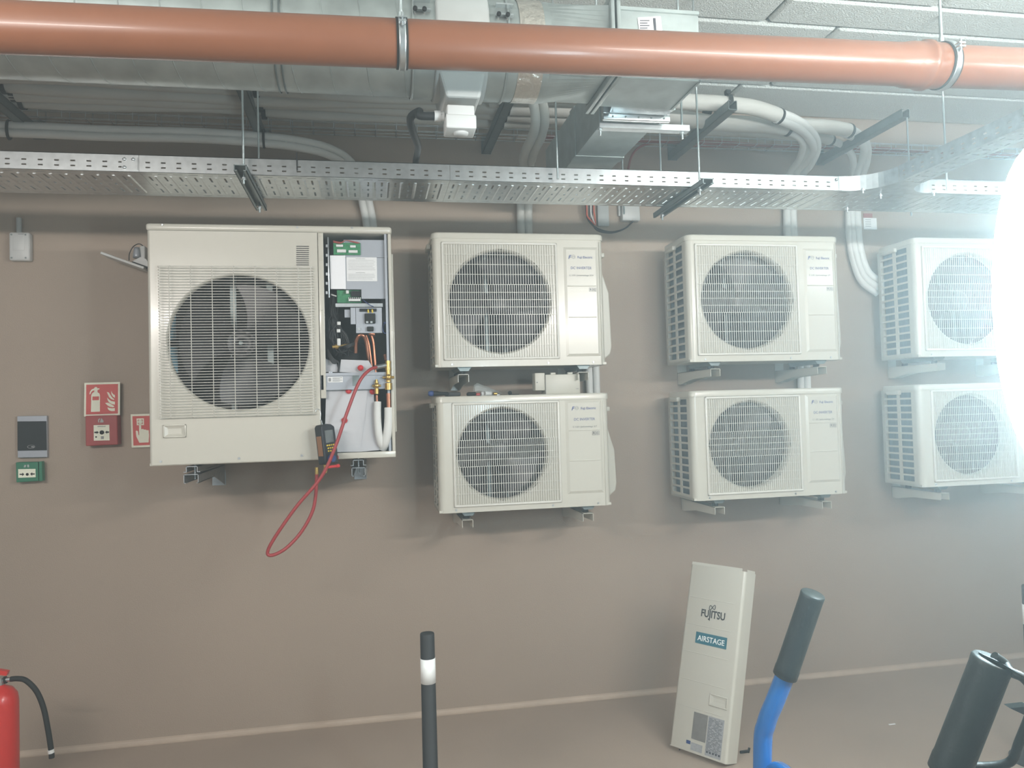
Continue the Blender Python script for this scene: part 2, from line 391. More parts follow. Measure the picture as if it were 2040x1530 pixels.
def unit_text(t, kind, addr):
    xc = .689 if kind == 'upper' else .680
    zt = (.502, .452, .418, .350) if kind == 'upper' else (.452, .402, .368, .336)
    y = -.0062
    sp_ = [q for q in bpy.data.objects if q.parent is t and q.name.startswith('service_panel')][0]
    l = MB(); l.text('F', (xc-.053, y, zt[0]-.007), X, Z, width=.015, height=.017, shear=.3, bold=.03)
    plabel(l.build('emblem', 'inkblue', sp_, local=True), 'bold blue slanted F')
    rg = MB(); cxr = xc-.036; czr = zt[0]+.002
    for k in range(24):
        a, b = 2*PI*k/24, 2*PI*(k+1)/24
        rg.sheet([(cxr+.0088*math.cos(a), y-.0004, czr+.0088*math.sin(a)), (cxr+.0088*math.cos(b), y-.0004, czr+.0088*math.sin(b)), (cxr+.0070*math.cos(b), y-.0004, czr+.0070*math.sin(b)), (cxr+.0070*math.cos(a), y-.0004, czr+.0070*math.sin(a))])
    rg.box((cxr-.007, y-.0004, czr-.001), (cxr+.007, y, czr+.001)); rg.build('emblem_ring', 'inkpale', sp_, local=True)
    MB().text('Fuji Electric', (xc+.020, y, zt[0]-.005), X, Z, width=.072, height=.011, bold=.012).build('maker_lettering', 'inkblue', sp_, local=True)
    MB().text('DC INVERTER', (xc, y, zt[1]-.006), X, Z, width=.100, height=.0125).build('inverter_lettering', 'inkblue', sp_, local=True)
    MB().text(addr, (xc, y, zt[2]-.004), X, Z, width=.115, height=.0075).build('address_lettering', 'ink', sp_, local=True)
    b = MB(); xr = xc+.052; zr = zt[3]
    for a in ((xr-.017, zr-.009, xr+.017, zr-.0078), (xr-.017, zr+.0078, xr+.017, zr+.009), (xr-.017, zr-.009, xr-.0158, zr+.009), (xr+.0158, zr-.009, xr+.017, zr+.009)):
        b.box((a[0], y-.0003, a[1]), (a[2], y, a[3]))
    b.text('R32', (xr, y, zr-.0045), X, Z, width=.026, height=.0105, bold=.02).build('refrigerant_mark', 'ink', sp_, local=True)
up = small_unit('upper', 'x'); lo = small_unit('lower', 'x')
YF = -.395
units = [
    ('upper', (1.336, -.39, 1.687), 'C 3.03 | Jankowskiego 2/14', 'taller cream condensing unit above the tools, right of the opened unit', 0),
    ('lower', (1.338, -.392, 1.033), 'C 1.03 | Jankowskiego 2/7', 'low cream condensing unit carrying tools on top, lower one right of the opened unit', 0),
    ('upper', (2.546, -.405, 1.690), 'C 2.02 | Jankowskiego 2/9', 'upper cream condensing unit of the middle column, beneath the tray support', 0),
    ('lower', (2.543, -.404, 1.031), 'C 1.02 | Jankowskiego 2/3', 'lower cream condensing unit of the middle column, nothing on its top', 0),
    ('upper', (3.792, -.378, 1.698), 'C 2.01 | Jankowskiego 2/6', 'upper cream condensing unit at the right end, white pipes curving behind it', 0),
    ('lower', (3.785, -.372, 1.036), 'C 1.01 | Jankowskiego 2/2', 'lower cream condensing unit at the right end beside the white glare', 0)]
first = {'upper': up, 'lower': lo}; used = set(); unit_obj = []
for kind, loc, addr, label, _ in units:
    if kind in used: u = copy_tree(protos[kind])
    else:
        if not used: protos = {}
        u = first[kind]; used.add(kind)
        # keep an untouched pattern (without lettering) to copy from: lettering is added after all copies exist
        protos[kind] = u
    u.location = loc; u['label'] = label; u['group'] = 'wall-hung condensing units'; unit_obj.append((u, kind, addr))
for u, kind, addr in unit_obj: unit_text(u, kind, addr)

# ------------------------------------------------------------------ wall brackets
def bracket_arm(label, x, ztop, yend, hw=.062, hf=.036, wdt=.05, m='cream', group='wall bracket arms under the units', drop=True):
    t = thing('wall_bracket', label, 'bracket', (x, 0, ztop), group)
    a = MB(); th = .0022; L = -yend
    a.prism([(-wdt/2, 0, 0), (wdt/2, 0, 0), (wdt/2, -L, 0), (-wdt/2, -L, 0)], (0, 0, -th))
    for s in (-1, 1):
        xx = s*wdt/2
        a.prism([(xx, 0, 0), (xx, -L, 0), (xx, -L, -hf), (xx, -L*.45, -hf-.006), (xx, -L*.1, -hw), (xx, 0, -hw)], (-s*th, 0, 0))
    a.build('arm', m, t, local=True)
    p = MB(); p.box((-.025, -.004, -hw), (.025, 0, .30)); p.build('wall_plate', m, t, local=True)
    for yy in (-L+.05, -L+.27 if L > .36 else -.1):
        b = MB(); b.cyl((0, yy, .0), (0, yy, .014), .015, 14); b.build('rubber_foot', 'rubber', t, local=True)
        b = MB(); b.cyl((0, yy, .014), (0, yy, .03), .004, 8).cyl((0, yy, .016), (0, yy, .021), .008, 6); b.build('bolt', 'galvb', t, local=True)
    return t
BR = []
for u, kind, addr in unit_obj:
    x, y, z = u.location
    nm = {1.687: 'upper unit with the glossy panel', 1.033: 'low unit that carries the tools', 1.690: 'upper unit of the middle column', 1.031: 'lower unit of the middle column', 1.698: 'upper unit at the right end', 1.036: 'lower unit at the right end'}
    key = min(nm, key=lambda k: abs(k-z))
    for side, dx in (('left', .125), ('right', .685)):
        bracket_arm('cream channel arm under the %s end of the %s' % (side, nm[key]), x+dx, z-.033, y+.0)
for side, x0 in (('left', at(381, 945, y=-.57).x), ('right', at(714, 930, y=-.57).x)):
    t = thing('wall_bracket', 'galvanised channel bracket under the %s end of the big opened unit' % side, 'bracket', (x0, 0, 1.27), 'wall bracket arms under the units')
    def chan(mb, zt, w_, h_, y0, y1, lip):
        th = .0025
        mb.box((-w_/2, y0, zt-th), (w_/2, y1, zt))
        for s in (-1, 1):
            mb.box((s*w_/2, y0, zt-h_), (s*(w_/2-th), y1, zt)); mb.box((s*w_/2, y0, zt-h_), (s*(w_/2-lip), y1, zt-h_+th))
    a = MB(); chan(a, -.004, .056, .036, -.575, -.004, .008); plabel(a.build('arm', 'galvb', t, local=True), 'channel arm with its open end towards the room')
    a = MB(); chan(a, .027, .044, .024, -.56, -.19, -.01); a.build('spacer_rail', 'galvb', t, local=True)
    a = MB(); a.cyl((0, -.5, -.03), (0, -.5, .03), .004, 8).cyl((0, -.5, -.012), (0, -.5, -.005), .009, 6); a.build('bolt', 'galvb', t, local=True)
    MB().prism([(-.03, -.004, -.04), (.03, -.004, -.04), (.03, -.004, -.1), (-.03, -.004, -.1)], (0, .004, 0)).prism([(.026, 0, -.03), (.026, -.3, -.03), (.026, 0, -.1)], (.003, 0, 0)).build('gusset', 'galv', t, local=True)

# ------------------------------------------------------------------ big opened unit
BX, BY, BZ, BW, BH, BD = .176, -.563, 1.307, .970, .972, .37
def g4(cx, cy, dy=0.):
    """a point of the big unit from the enlarged view of it, dy behind its front face"""
    return at(280+cx/2.683, 420+cy/2.683, y=BY+dy)
B = thing('air_conditioner_unit', 'large cream heat pump unit with its service side open, wiring and copper pipes showing', 'air conditioner', (BX, BY, BZ), None)
XS = BX+.664      # where the front panel ends and the open compartment begins
bz0, bz1 = BZ, BZ+BH
c = MB()
fcx, fcz, fr = BX+.349, BZ+.487, .283
c.holeplate(BX+.012, XS, bz0, bz1-.03, fcx, fcz, fr, BY, 96)
c.lathe((fcx, BY, fcz), (0, 1, 0), [(0, fr), (.005, fr-.006), (.012, fr-.008), (.035, fr-.007)], 96)
c.add([(BX+.012, BY, bz0), (BX+.004, BY+.004, bz0), (BX, BY+.012, bz0), (BX, BY+.05, bz0), (BX+.012, BY, bz1-.03), (BX+.004, BY+.004, bz1-.03), (BX, BY+.012, bz1-.03), (BX, BY+.05, bz1-.03)], [(0, 1, 5, 4), (1, 2, 6, 5), (2, 3, 7, 6)], True)
c.box((XS, BY+.0, bz0+.02), (XS+.002, BY+.02, bz1-.03))
fp = c.build('front_panel', 'cream', B, weld=True)
c = MB(); c.box((XS+.004, BY+.004, bz0+.25), (XS+.026, BY+.012, bz1-.03), .002)
for zz in (.93, .83, .62, .45): c.cyl((XS+.015, BY-.0, bz0+zz), (XS+.015, BY+.005, bz0+zz), .004, 10)
c.build('centre_post', 'cream', B)
c = MB(); c.box((BX-.004, BY-.004, bz1-.03), (BX+BW+.004, BY+BD, bz1), .012, 3); c.build('top_cover', 'cream', B)
for cxp in (118, 838, 1130):
    p = g4(cxp, 92 if cxp > 1000 else (90 if cxp > 500 else 76)); MB().cyl((p.x, BY-.006, p.z), (p.x, BY, p.z), .004, 10).build('screw', 'galv', B)
for cxp, cyp in ((108, 1340), (527, 1323), (862, 1308)):
    p = g4(cxp, cyp); MB().cyl((p.x, BY-.003, p.z), (p.x, BY, p.z), .005, 10).build('screw', 'galv', B)
c = MB(); c.box((BX, BY+.05, bz0), (BX+.003, BY+BD, bz1-.03)); c.box((BX+BW-.003, BY+.03, bz0), (BX+BW, BY+BD, bz1-.03)); c.box((BX, BY+BD-.004, bz0), (BX+BW, BY+BD, bz1-.03))
c.build('casing', 'cream', B)
c = MB(); c.box((BX+.0, BY+.004, bz0-.004), (BX+BW, BY+BD, bz0+.008), .002); c.box((XS+.05, BY-.002, bz0-.004), (BX+BW, BY+.004, bz0+.022), .003)
c.build('base_pan', 'cream', B)
# right corner post and side rail
c = MB(); c.box((BX+BW-.028, BY+.010, bz0+.02), (BX+BW-.018, BY+.022, bz1-.03)); plabel(c.build('side_rail', 'plate', B), 'steel inner rail')
c = MB(); c.box((BX+BW-.014, BY, bz0), (BX+BW, BY+.035, bz1-.03), .004); c.box((BX+BW, BY+.08, bz0+.1), (BX+BW+.009, BY+.25, bz1-.1), .003); c.build('corner_post', 'cream', B)
# vent slots near the top
sl = MB()
for k in range(10):
    a = g4(833, 190+k*11); b = g4(900, 190+k*11); sl.box((a.x, BY-.0012, a.z-.0016), (b.x, BY+.001, a.z+.0016))
sl.build('vent_slots', 'dark', B)
# recessed grip low on the front panel
p0 = g4(122, 1144); p1 = g4(245, 1210); h = MB(); bw = .006
h.box((p0.x, BY-.008, p1.z), (p0.x+bw, BY, p0.z), .002); h.box((p1.x-bw, BY-.008, p1.z), (p1.x, BY, p0.z), .002); h.box((p0.x, BY-.008, p1.z), (p1.x, BY, p1.z+bw), .002); h.box((p0.x, BY-.008, p0.z-bw), (p1.x, BY, p0.z), .002)
h.add([(p0.x+bw, BY-.007, p0.z-bw), (p1.x-bw, BY-.007, p0.z-bw), (p1.x-bw-.012, BY-.001, p0.z-.016), (p0.x+bw+.012, BY-.001, p0.z-.016), (p0.x+bw, BY-.007, p1.z+bw), (p1.x-bw, BY-.007, p1.z+bw), (p1.x-bw-.012, BY-.0012, p1.z+.014), (p0.x+bw+.012, BY-.0012, p1.z+.014)],
      [(0, 1, 2, 3), (4, 5, 6, 7), (0, 3, 7, 4), (1, 2, 6, 5), (3, 2, 6, 7)])
h.build('grip', 'cream', B)
# inside: coil, fan, motor
c = MB(); c.box((BX+.02, BY+BD-.05, bz0+.01), (XS-.03, BY+BD-.01, bz1-.04)); c.box((BX+.01, BY+.12, bz0+.01), (BX+.04, BY+BD-.05, bz1-.04)); c.build('heat_exchanger', 'dark', B)  # coil coloured near-black to put shade behind the fan
c = MB(); c.box((XS-.015, BY+.02, bz0+.01), (XS-.012, BY+BD-.01, bz1-.03)).box((XS, BY+BD-.06, bz0+.01), (BX+BW-.004, BY+BD-.055, bz1-.03)); c.build('dark_partition', 'dark', B)
f = MB(); f.lathe((fcx, BY+.05, fcz), (0, 1, 0), [(0, .0), (0, .012), (.004, .014), (.004, .045), (-.002, .05), (-.002, .056), (.01, .062), (.06, .066), (.06, 0)], 40)
for b in range(3):
    a0 = math.radians(-6+b*120); vs = []; fs = []; nu, nv = 9, 10
    for i in range(nu):
        rr = .06+(fr-.028-.06)*i/(nu-1)
        for j in range(nv):
            s_ = j/(nv-1); ang = a0+s_*math.radians(86)+.3*(i/(nu-1))**1.5
            vs.append((fcx+rr*math.cos(ang), BY+.045+.075*s_+.015*math.sin(s_*PI), fcz+rr*math.sin(ang)))
    for i in range(nu-1):
        for j in range(nv-1): fs.append((i*nv+j, i*nv+j+1, (i+1)*nv+j+1, (i+1)*nv+j))
    f.add(vs, fs, True)
for k in range(12):
    a = k*PI/6; f.cyl((fcx+.05*math.cos(a), BY+.046, fcz+.05*math.sin(a)), (fcx+.05*math.cos(a), BY+.05, fcz+.05*math.sin(a)), .006, 8)
fan1 = f.build('fan', 'fan', B)
MB().cyl((fcx, BY+.035, fcz), (fcx, BY+.05, fcz), .009, 6).build('hub_nut', 'strut', fan1)
c = MB(); c.box((fcx+.09, BY+.16, bz0+.02), (fcx+.115, BY+.18, bz1-.05)); c.box((fcx-.06, BY+.16, bz0+.02), (fcx-.035, BY+.18, bz1-.05)); c.cyl((fcx, BY+.12, fcz), (fcx, BY+.2, fcz), .06)
c.build('motor_mount', 'strut', B)
MB().box((BX+.045, BY+.10, bz0+.012), (XS-.02, BY+BD-.05, bz0+.016)).box((BX+.045, BY+.10, bz1-.045), (XS-.02, BY+BD-.05, bz1-.041)).build('painted_cavity_shade', 'dark', B)  # near-black sheets added as painted shade above and below the fan
a = g4(150, 690, .15); c = MB(); c.box((a.x-.005, a.y, a.z), (a.x+.03, a.y+.004, a.z+.13)).box((a.x+.005, a.y, a.z-.14), (a.x+.035, a.y+.004, a.z-.03)); c.build('coil_film', 'panelblue', B)  # two pale blue strips inside the fan opening
# welded wire guard
gq = MB(); L0 = g4(96, 318).x; L1 = g4(118, 318).x; R0 = g4(905, 700, -.03).x; R1 = g4(930, 700).x; T = g4(500, 306).z; Bm = g4(500, 1092).z; yw = BY-.030
n = 54
for k in range(n+1):
    zz = Bm+(T-Bm)*k/n; bulge = 0
    P = [(L0, BY-.001, zz), (L0+.004, yw+.006, zz), (L0+.016, yw, zz), (R1-.016, yw, zz), (R1-.004, yw+.006, zz), (R1, BY-.001, zz)]
    gq.tube(P, .00135, 5, True, True)
for k in range(8):
    xx = g4(155+k*115.5, 700, -.03).x
    if xx > R1: continue
    gq.tube([(xx, BY-.001, T+.006), (xx, yw+.003, T+.004), (xx, yw+.003, Bm-.004), (xx, BY-.001, Bm-.006)], .0017, 6)
for xx in (L0+.008, R1-.008):
    gq.tube([(xx, yw+.004, T+.004), (xx, yw+.004, Bm-.004)], .0016, 6)
for zz in (T+.006, Bm-.006): gq.tube([(L0, BY-.006, zz), (R1, BY-.006, zz)], .002, 6)
gq.build('fan_guard', 'grille', B)
# --- electrical compartment
def pl4(a, b, dy, th=.002):
    p = g4(a[0], a[1], dy); q = g4(b[0], b[1], dy); return (min(p.x, q.x), BY+dy, min(p.z, q.z)), (max(p.x, q.x), BY+dy+th, max(p.z, q.z))
E_ = MB(); E_.box(*pl4((1085, 155), (1322, 250), .03)); E_.box(*pl4((1085, 250), (1322, 420), .03)); E_.box(*pl4((1180, 420), (1322, 470), .03)); E_.box(*pl4((1180, 155), (1322, 250), .0302))
eb = E_.build('control_box', 'plate', B)
E_ = MB(); E_.box(*pl4((1012, 238), (1098, 418), .026)); plabel(E_.build('film_cover', 'plateW', B), 'bright white film on the control box')
E_ = MB(); E_.box(*pl4((1100, 248), (1265, 376), .0285, .001)); nt_ = E_.build('warning_notice', 'paper', B)
tx = MB()
for k in range(14):
    if k == 8: continue
    wv = 128+random.random()*20 if k not in (0, 9) else 50
    x0 = 1110 if k not in (0, 9) else 1150
    a, b = pl4((x0, 255+k*8.3), (x0+wv, 255+k*8.3+2.2), .0278, .0003); tx.box(a, b)
tx.build('notice_text', 'inkpale', nt_)
E_ = MB(); E_.box(*pl4((1030, 170), (1176, 236), .022)); pb = E_.build('circuit_board', 'greenpcb', B)
E_ = MB()
for (u0, v0, u1, v1) in ((1045, 180, 1082, 192), (1112, 210, 1160, 224), (1050, 206, 1098, 222), (1120, 184, 1150, 196)):
    a, b = pl4((u0, v0), (u1, v1), .012, .01); E_.box(a, b)
E_.build('board_component', 'tape', pb)
E_ = MB(); E_.box(*pl4((1050, 424), (1180, 492), .05)); pb2 = E_.build('circuit_board', 'greenpcb', B)
E_ = MB(); a, b = pl4((1112, 462), (1176, 482), .03, .02); E_.box(a, b); a, b = pl4((1098, 425), (1113, 442), .03, .02); E_.box(a, b); E_.build('connector_block', 'tape', pb2)
E_ = MB()
for k in range(6): a, b = pl4((1116+k*10, 462), (1122+k*10, 470), .028, .003); E_.box(a, b)
E_.box(*pl4((1125, 428), (1178, 458), .04, .01)); E_.build('relay_block', 'black', pb2)
# steel rails beside and under the box
E_ = MB(); E_.box(*pl4((968, 112), (986, 628), .006, .01)); plabel(E_.build('bright_rail', 'galvb', B), 'bright vertical steel rail')
E_ = MB(); E_.box(*pl4((998, 140), (1012, 465), .01, .01), bev=.001)
for k in range(6):
    a, b = pl4((990, 180+k*50), (1000, 195+k*50), .01, .01); E_.box(a, b)
E_.build('hinge_rail', 'galv', B)
E_ = MB(); E_.box(*pl4((1042, 495), (1295, 513), .028, .004)); E_.build('support_rail', 'galvb', B)
E_ = MB(); E_.box(*pl4((1150, 518), (1292, 652), .03, .003)); E_.box(*pl4((1122, 518), (1150, 606), .026, .003)); E_.box(*pl4((1090, 528), (1120, 570), .05, .003)); tb = E_.build('terminal_plate', 'plate', B)
E_ = MB(); E_.box(*pl4((1197, 548), (1256, 600), .012, .018), bev=.003); E_.box(*pl4((1210, 618), (1246, 642), .014, .015), bev=.003); E_.box(*pl4((1170, 522), (1262, 538), .024, .004), bev=.001); E_.build('terminal_block', 'black', tb)
E_ = MB()
for x_ in (1218, 1240): p = g4(x_, 545, .01); q = g4(x_-2, 528, .01); E_.cyl(p, q, .0035, 8)
E_.build('yellow_ferrule', 'yellow', tb)
for a_, b_ in (((1205, 590), (1218, 600)), ((1228, 590), (1240, 600))): MB().box(*pl4(a_, b_, .010, .003)).build('terminal_screw', 'galvb', tb)
MB().box(*pl4((1160, 624), (1176, 640), .026, .004)).build('fixing_tab', 'galvb', tb)
# wiring
wr = MB(); random.seed(11)
for k in range(16):
    x0 = 1010+random.random()*40; y0 = 440+random.random()*20
    P = [g4(x0, y0, .07), g4(x0-15+random.random()*30, 520+random.random()*30, .05+random.random()*.04), g4(1000+random.random()*60, 600, .06), g4(1010+random.random()*110, 660+random.random()*90, .06), g4(1020+random.random()*130, 740+random.random()*40, .08)]
    wr.tube(P, .0022+random.random()*.0014, 6, sub=5)
for k in range(7):
    wr.tube([g4(1288+k*5, 470, .05), g4(1290+k*5, 540, .04), g4(1296+k*4, 600, .04)], .0028, 6, sub=4)
for k in range(5):
    wr.tube([g4(1000, 740+k*8, .03), g4(1030, 790+k*6, .02), g4(1058, 812, .03), g4(1056, 862+k*3, .03)], .0035, 6, sub=5)
    wr.tube([g4(1062+k*7, 730, .05), g4(1110, 716+k*4, .03), g4(1150, 700+k*2, .05)], .003, 6, sub=4)
wr.build('wiring', 'lead', B)
wr = MB()
for k in range(3): wr.tube([g4(1300, 596, .02), g4(1322, 600+k*8, .02), g4(1326, 640+k*6, .02), g4(1304, 654, .02), g4(1294, 630, .02), g4(1302, 602, .02)], .0018, 6, sub=5)
wr.tube([g4(1190, 476, .02), g4(1220, 500, .015), g4(1245, 512, .02)], .0018, 6, sub=5); plabel(wr.build('blue_wires', 'bluekn', B), 'looped blue wires')
wr = MB()
for k in range(4): wr.tube([g4(1030, 160+k*3, .02), g4(1070, 168+k*2, .012), g4(1100, 158, .014), g4(1150, 166+k*2, .015), g4(1172, 172, .02)], .0014, 6, sub=5)
wr.build('ribbon_wires', 'redcab', B)
wr = MB()
for (x_, y_) in ((1060, 600), (1058, 640), (1060, 690)): wr.box(*pl4((x_-10, y_-8), (x_+10, y_+10+(20 if y_ > 680 else 0)), .04, .01), bev=.002)
wr.tube([g4(1020, 448, .03), g4(1046, 456, .02)], .003, 6); wr.build('wire_connector', 'tape', B)
wr = MB(); wr.cyl(g4(1025, 728, .06), g4(1140, 716, .06), .008, 12).cyl(g4(1040, 727, .06), g4(1056, 725, .06), .012, 12); wr.build('pressure_sensor', 'brass', B)
# compressor bulk in the dark
MB().lathe(tuple(g4(1120, 800, .2)), (0, 0, 1), [(-.22, .0), (-.22, .07), (-.18, .085), (.02, .085), (.07, .06), (.09, 0)], 32).build('compressor', 'black', B)
# copper
cp = MB(); cp.tube([g4(1150, 760, .06), g4(1152, 700, .05), g4(1168, 668, .04), g4(1190, 668, .04), g4(1206, 700, .05), g4(1218, 780, .06), g4(1232, 850, .07)], .0085, 12, sub=6)
cp.tube([g4(1232, 660, .05), g4(1244, 700, .05), g4(1252, 780, .05), g4(1262, 900, .04)], .0062, 12, sub=6); cp.tube([g4(1222, 655, .05), g4(1255, 660, .045)], .010, 10)
cp.tube([g4(1205, 665, .05), g4(1222, 720, .05), g4(1236, 830, .05), g4(1246, 862, .06)], .005, 10, sub=6)
cp.cyl(g4(1326, 975, .02), g4(1328, 1060, .02), .0118, 14); cp.cyl(g4(1262, 985, .02), g4(1264, 1022, .02), .006, 12); cp.cyl(g4(1308, 770, .04), g4(1316, 800, .03), .009)
cp.build('copper_pipe', 'copper', B)
# fibre sheets, cross rail, valves
sh = MB(); P = [(988, 790), (1048, 812), (1058, 862), (990, 862)]; sh.prism([g4(x, y, .045) for x, y in P], (0, .003, 0))
P = [(1072, 795), (1218, 800), (1262, 870), (1062, 862)]; sh.prism([g4(x, y, .04) for x, y in P], (0, .003, 0))
P = [(992, 950), (1215, 950), (1200, 1100), (1172, 1288), (1030, 1290), (985, 1200)]; sh.prism([g4(x, y, .03) for x, y in P], (0, .003, 0))
P = [(1200, 950), (1246, 950), (1252, 1100), (1285, 1278), (1172, 1288)]; sh.prism([g4(x, y, .034) for x, y in P], (0, .003, 0)); sh.build('fibre_sheet', 'paper2', B)
cr = MB(); cr.box(*pl4((968, 868), (1350, 950), .012, .003)); cr.box(*pl4((968, 868), (1350, 876), .006, .006)); cr.box(*pl4((968, 940), (1350, 950), .006, .006)); cr.box(*pl4((962, 878), (980, 958), .004, .006), bev=.001); cr.box(*pl4((1005, 858), (1026, 870), .008, .003), bev=.001)
crr = cr.build('cross_rail', 'plate', B)
MB().box(*pl4((1132, 870), (1170, 948), .009, .002)).build('rail_clip', 'strut', crr)
MB().box(*pl4((1000, 888), (1082, 916), .0105, .001)).build('rail_label', 'paper', crr)
lt = MB()
for k in range(4): lt.box(*pl4((1026, 892+k*6), (1078-(k % 2)*12, 894+k*6), .0101, .0003))
lt.box(*pl4((1004, 894), (1018, 912), .0101, .0003)); lt.build('rail_label_text', 'inkpale', crr)
for (x_, y_) in ((1176, 840), (1112, 962), (1240, 966), (1090, 1120)):
    p = g4(x_, y_, .025); MB().lathe(tuple(p), (0, -1, 0), [(0, .0), (0, .0125), (.003, .0125), (.004, .006), (.008, .005), (.008, 0)], 20).build('red_fastener', 'redplug', B)
v = MB(); p = g4(1262, 935, -.005)
v.cyl(p+Z*.016, p-Z*.016, .0085, 12); v.lathe(tuple(p), (0, -1, 0), [(-.01, 0), (-.01, .011), (.008, .012), (.016, .009), (.016, 0)], 8); v.cyl(p+X*.0-Z*.016, p-Z*.034, .010, 6); v.cyl(p-X*.018, p+X*.018, .005, 10); v.cyl(p+Z*.016, p+Z*.026, .006, 6)
v.build('service_valve', 'brass', B)
v = MB(); p = g4(1325, 890, -.005)
v.cyl(p+Z*.07, p-Z*.02, .0105, 12); v.lathe(tuple(p), (0, -1, 0), [(-.012, 0), (-.012, .013), (.01, .014), (.02, .011), (.02, 0)], 8); v.cyl(p-Z*.024, p-Z*.052, .0165, 6); v.cyl(p-X*.024, p+X*.024, .0055, 10); v.cyl(p+Z*.045-X*.02, p+Z*.045, .007, 8); v.cyl(p+Z*.03, p+Z*.04, .014, 6); v.cyl(p+Z*.058, p+Z*.066, .013, 6)
v.build('service_valve', 'brass', B)
iw = MB(); iw.tube([g4(1266, 1020, .015), g4(1266, 1100, .012), g4(1272, 1180, .012), g4(1284, 1240, .02), g4(1300, 1268, .04)], .0155, 16, sub=6); plabel(iw.build('insulated_pipe', 'insulw', B), 'white foam sleeve on the thinner pipe')
iw = MB(); iw.tube([g4(1327, 1052, .015), g4(1326, 1120, .012), g4(1320, 1190, .012), g4(1308, 1240, .02), g4(1296, 1268, .04)], .0185, 16, sub=6); plabel(iw.build('insulated_pipe', 'insulw', B), 'white foam sleeve on the thicker pipe')
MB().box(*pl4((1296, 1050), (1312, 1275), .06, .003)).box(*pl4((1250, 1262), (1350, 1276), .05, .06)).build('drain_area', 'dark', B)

# ------------------------------------------------------------------ manifold gauge and its hose
def pg(px, py, y): return at(px, py, y=y)
G = thing('digital_manifold_gauge', 'dark digital refrigerant gauge with bronze side sticker hanging at the opened unit', 'gauge', pg(650, 885, BY-.07))
GT = Matrix.Rotation(math.radians(-5.5), 4, 'Y') @ Matrix.Rotation(math.radians(36), 4, 'Z')
def gp(mb):   # turn the gauge's own frame into the world
    for i, q in enumerate(mb.v): mb.v[i] = GT @ q + G.location
    return mb
gw, gh, gd = .062, .160, .050
b = MB(); P = []
for (x_, z_) in ((-gw/2, -gh/2), (gw/2, -gh/2), (gw/2+.003, -.01), (gw/2+.001, gh/2-.012), (gw/2-.012, gh/2-.002), (0, gh/2+.002), (-gw/2+.006, gh/2), (-gw/2, gh/2-.01)): P.append((x_, -gd/2, z_))
b.prism(P, (0, gd, 0)); gp(b).build('body', 'gauge', G, bev=.004)
b = MB(); b.box((-gw/2-.0012, -gd/2+.008, -.045), (-gw/2, gd/2-.01, .035)); gp(b).build('side_sticker', 'orangebr', G)
b = MB(); b.box((-.017, -gd/2-.0015, .006), (.02, -gd/2, .056)); gp(b).build('display', 'lcd', G)
b = MB()
for r_ in range(3):
    for k in range(4 if r_ == 0 else 3): b.box((-.016+k*.0098+(.003 if r_ else 0), -gd/2-.003, -.008-r_*.0115), (-.009+k*.0098+(.003 if r_ else 0), -gd/2, -.0015-r_*.0115), .001)
gp(b).build('keypad', 'yellow', G)
b = MB(); b.cyl((-.004, -gd/2-.018, -.058), (-.004, -gd/2, -.058), .015, 10); gp(b).build('valve_knob', 'bluekn', G)
b = MB(); b.cyl((.038, -.01, -.06), (.022, -.01, -.058), .010, 10); plabel(gp(b).build('valve_knob', 'hose', G), 'dark red side knob')
b = MB(); b.cyl((-.018, 0, -gh/2-.034), (-.018, 0, -gh/2), .006, 8).cyl((-.018, 0, -gh/2-.030), (-.018, 0, -gh/2-.018), .0085, 6); gp(b).build('brass_port', 'brass', G)
b = MB(); b.cyl((-.010, -.005, -gh/2-.012), (.036, -.005, -gh/2-.014), .006, 10).cyl((.03, -.005, -gh/2-.014), (.044, -.005, -gh/2-.014), .0075, 10); gp(b).build('red_port', 'redplug', G)
b = MB(); b.tube([(-.004, .006, gh/2), (-.006, .006, gh/2+.018), (-.010, .006, gh/2+.022), (-.004, .008, gh/2+.045), (-.006, .01, gh/2+.06), (-.014, .016, gh/2+.066), (-.02, .02, gh/2+.056)], .0018, 8, sub=5); gp(b).build('hanging_hook', 'galvb', G)
hy = BY-.075
pts = [(631, 945, hy), (629, 985, hy), (622, 1020, hy), (600, 1060, hy), (570, 1092, hy-.01), (543, 1106, hy-.02), (533, 1100, hy-.02), (548, 1070, hy-.03), (590, 1010, hy-.04), (640, 950, hy-.05), (668, 890, hy-.055), (692, 820, hy-.05), (715, 762, hy-.03), (735, 738, hy), (752, 731, BY-.03), (762, 729, BY-.01)]
H_ = MB(); H_.tube([pg(a, b_, y_) for a, b_, y_ in pts], .0068, 12, sub=8)
hz = thing('refrigerant_hose', 'red charging hose looping down from the gauge and back up to the brass valve', 'hose', pg(540, 1106, hy))
H_.build('hose', 'hose', hz); a = pg(631, 935, hy); c = MB(); c.cyl(a-Z*.02, a+Z*.008, .0078, 12); c.build('fitting', 'brass', hz)
c = MB(); c.cyl(pg(748, 732, BY-.035), pg(768, 728, BY-.005), .0095, 12); c.build('end_fitting', 'galv', hz)

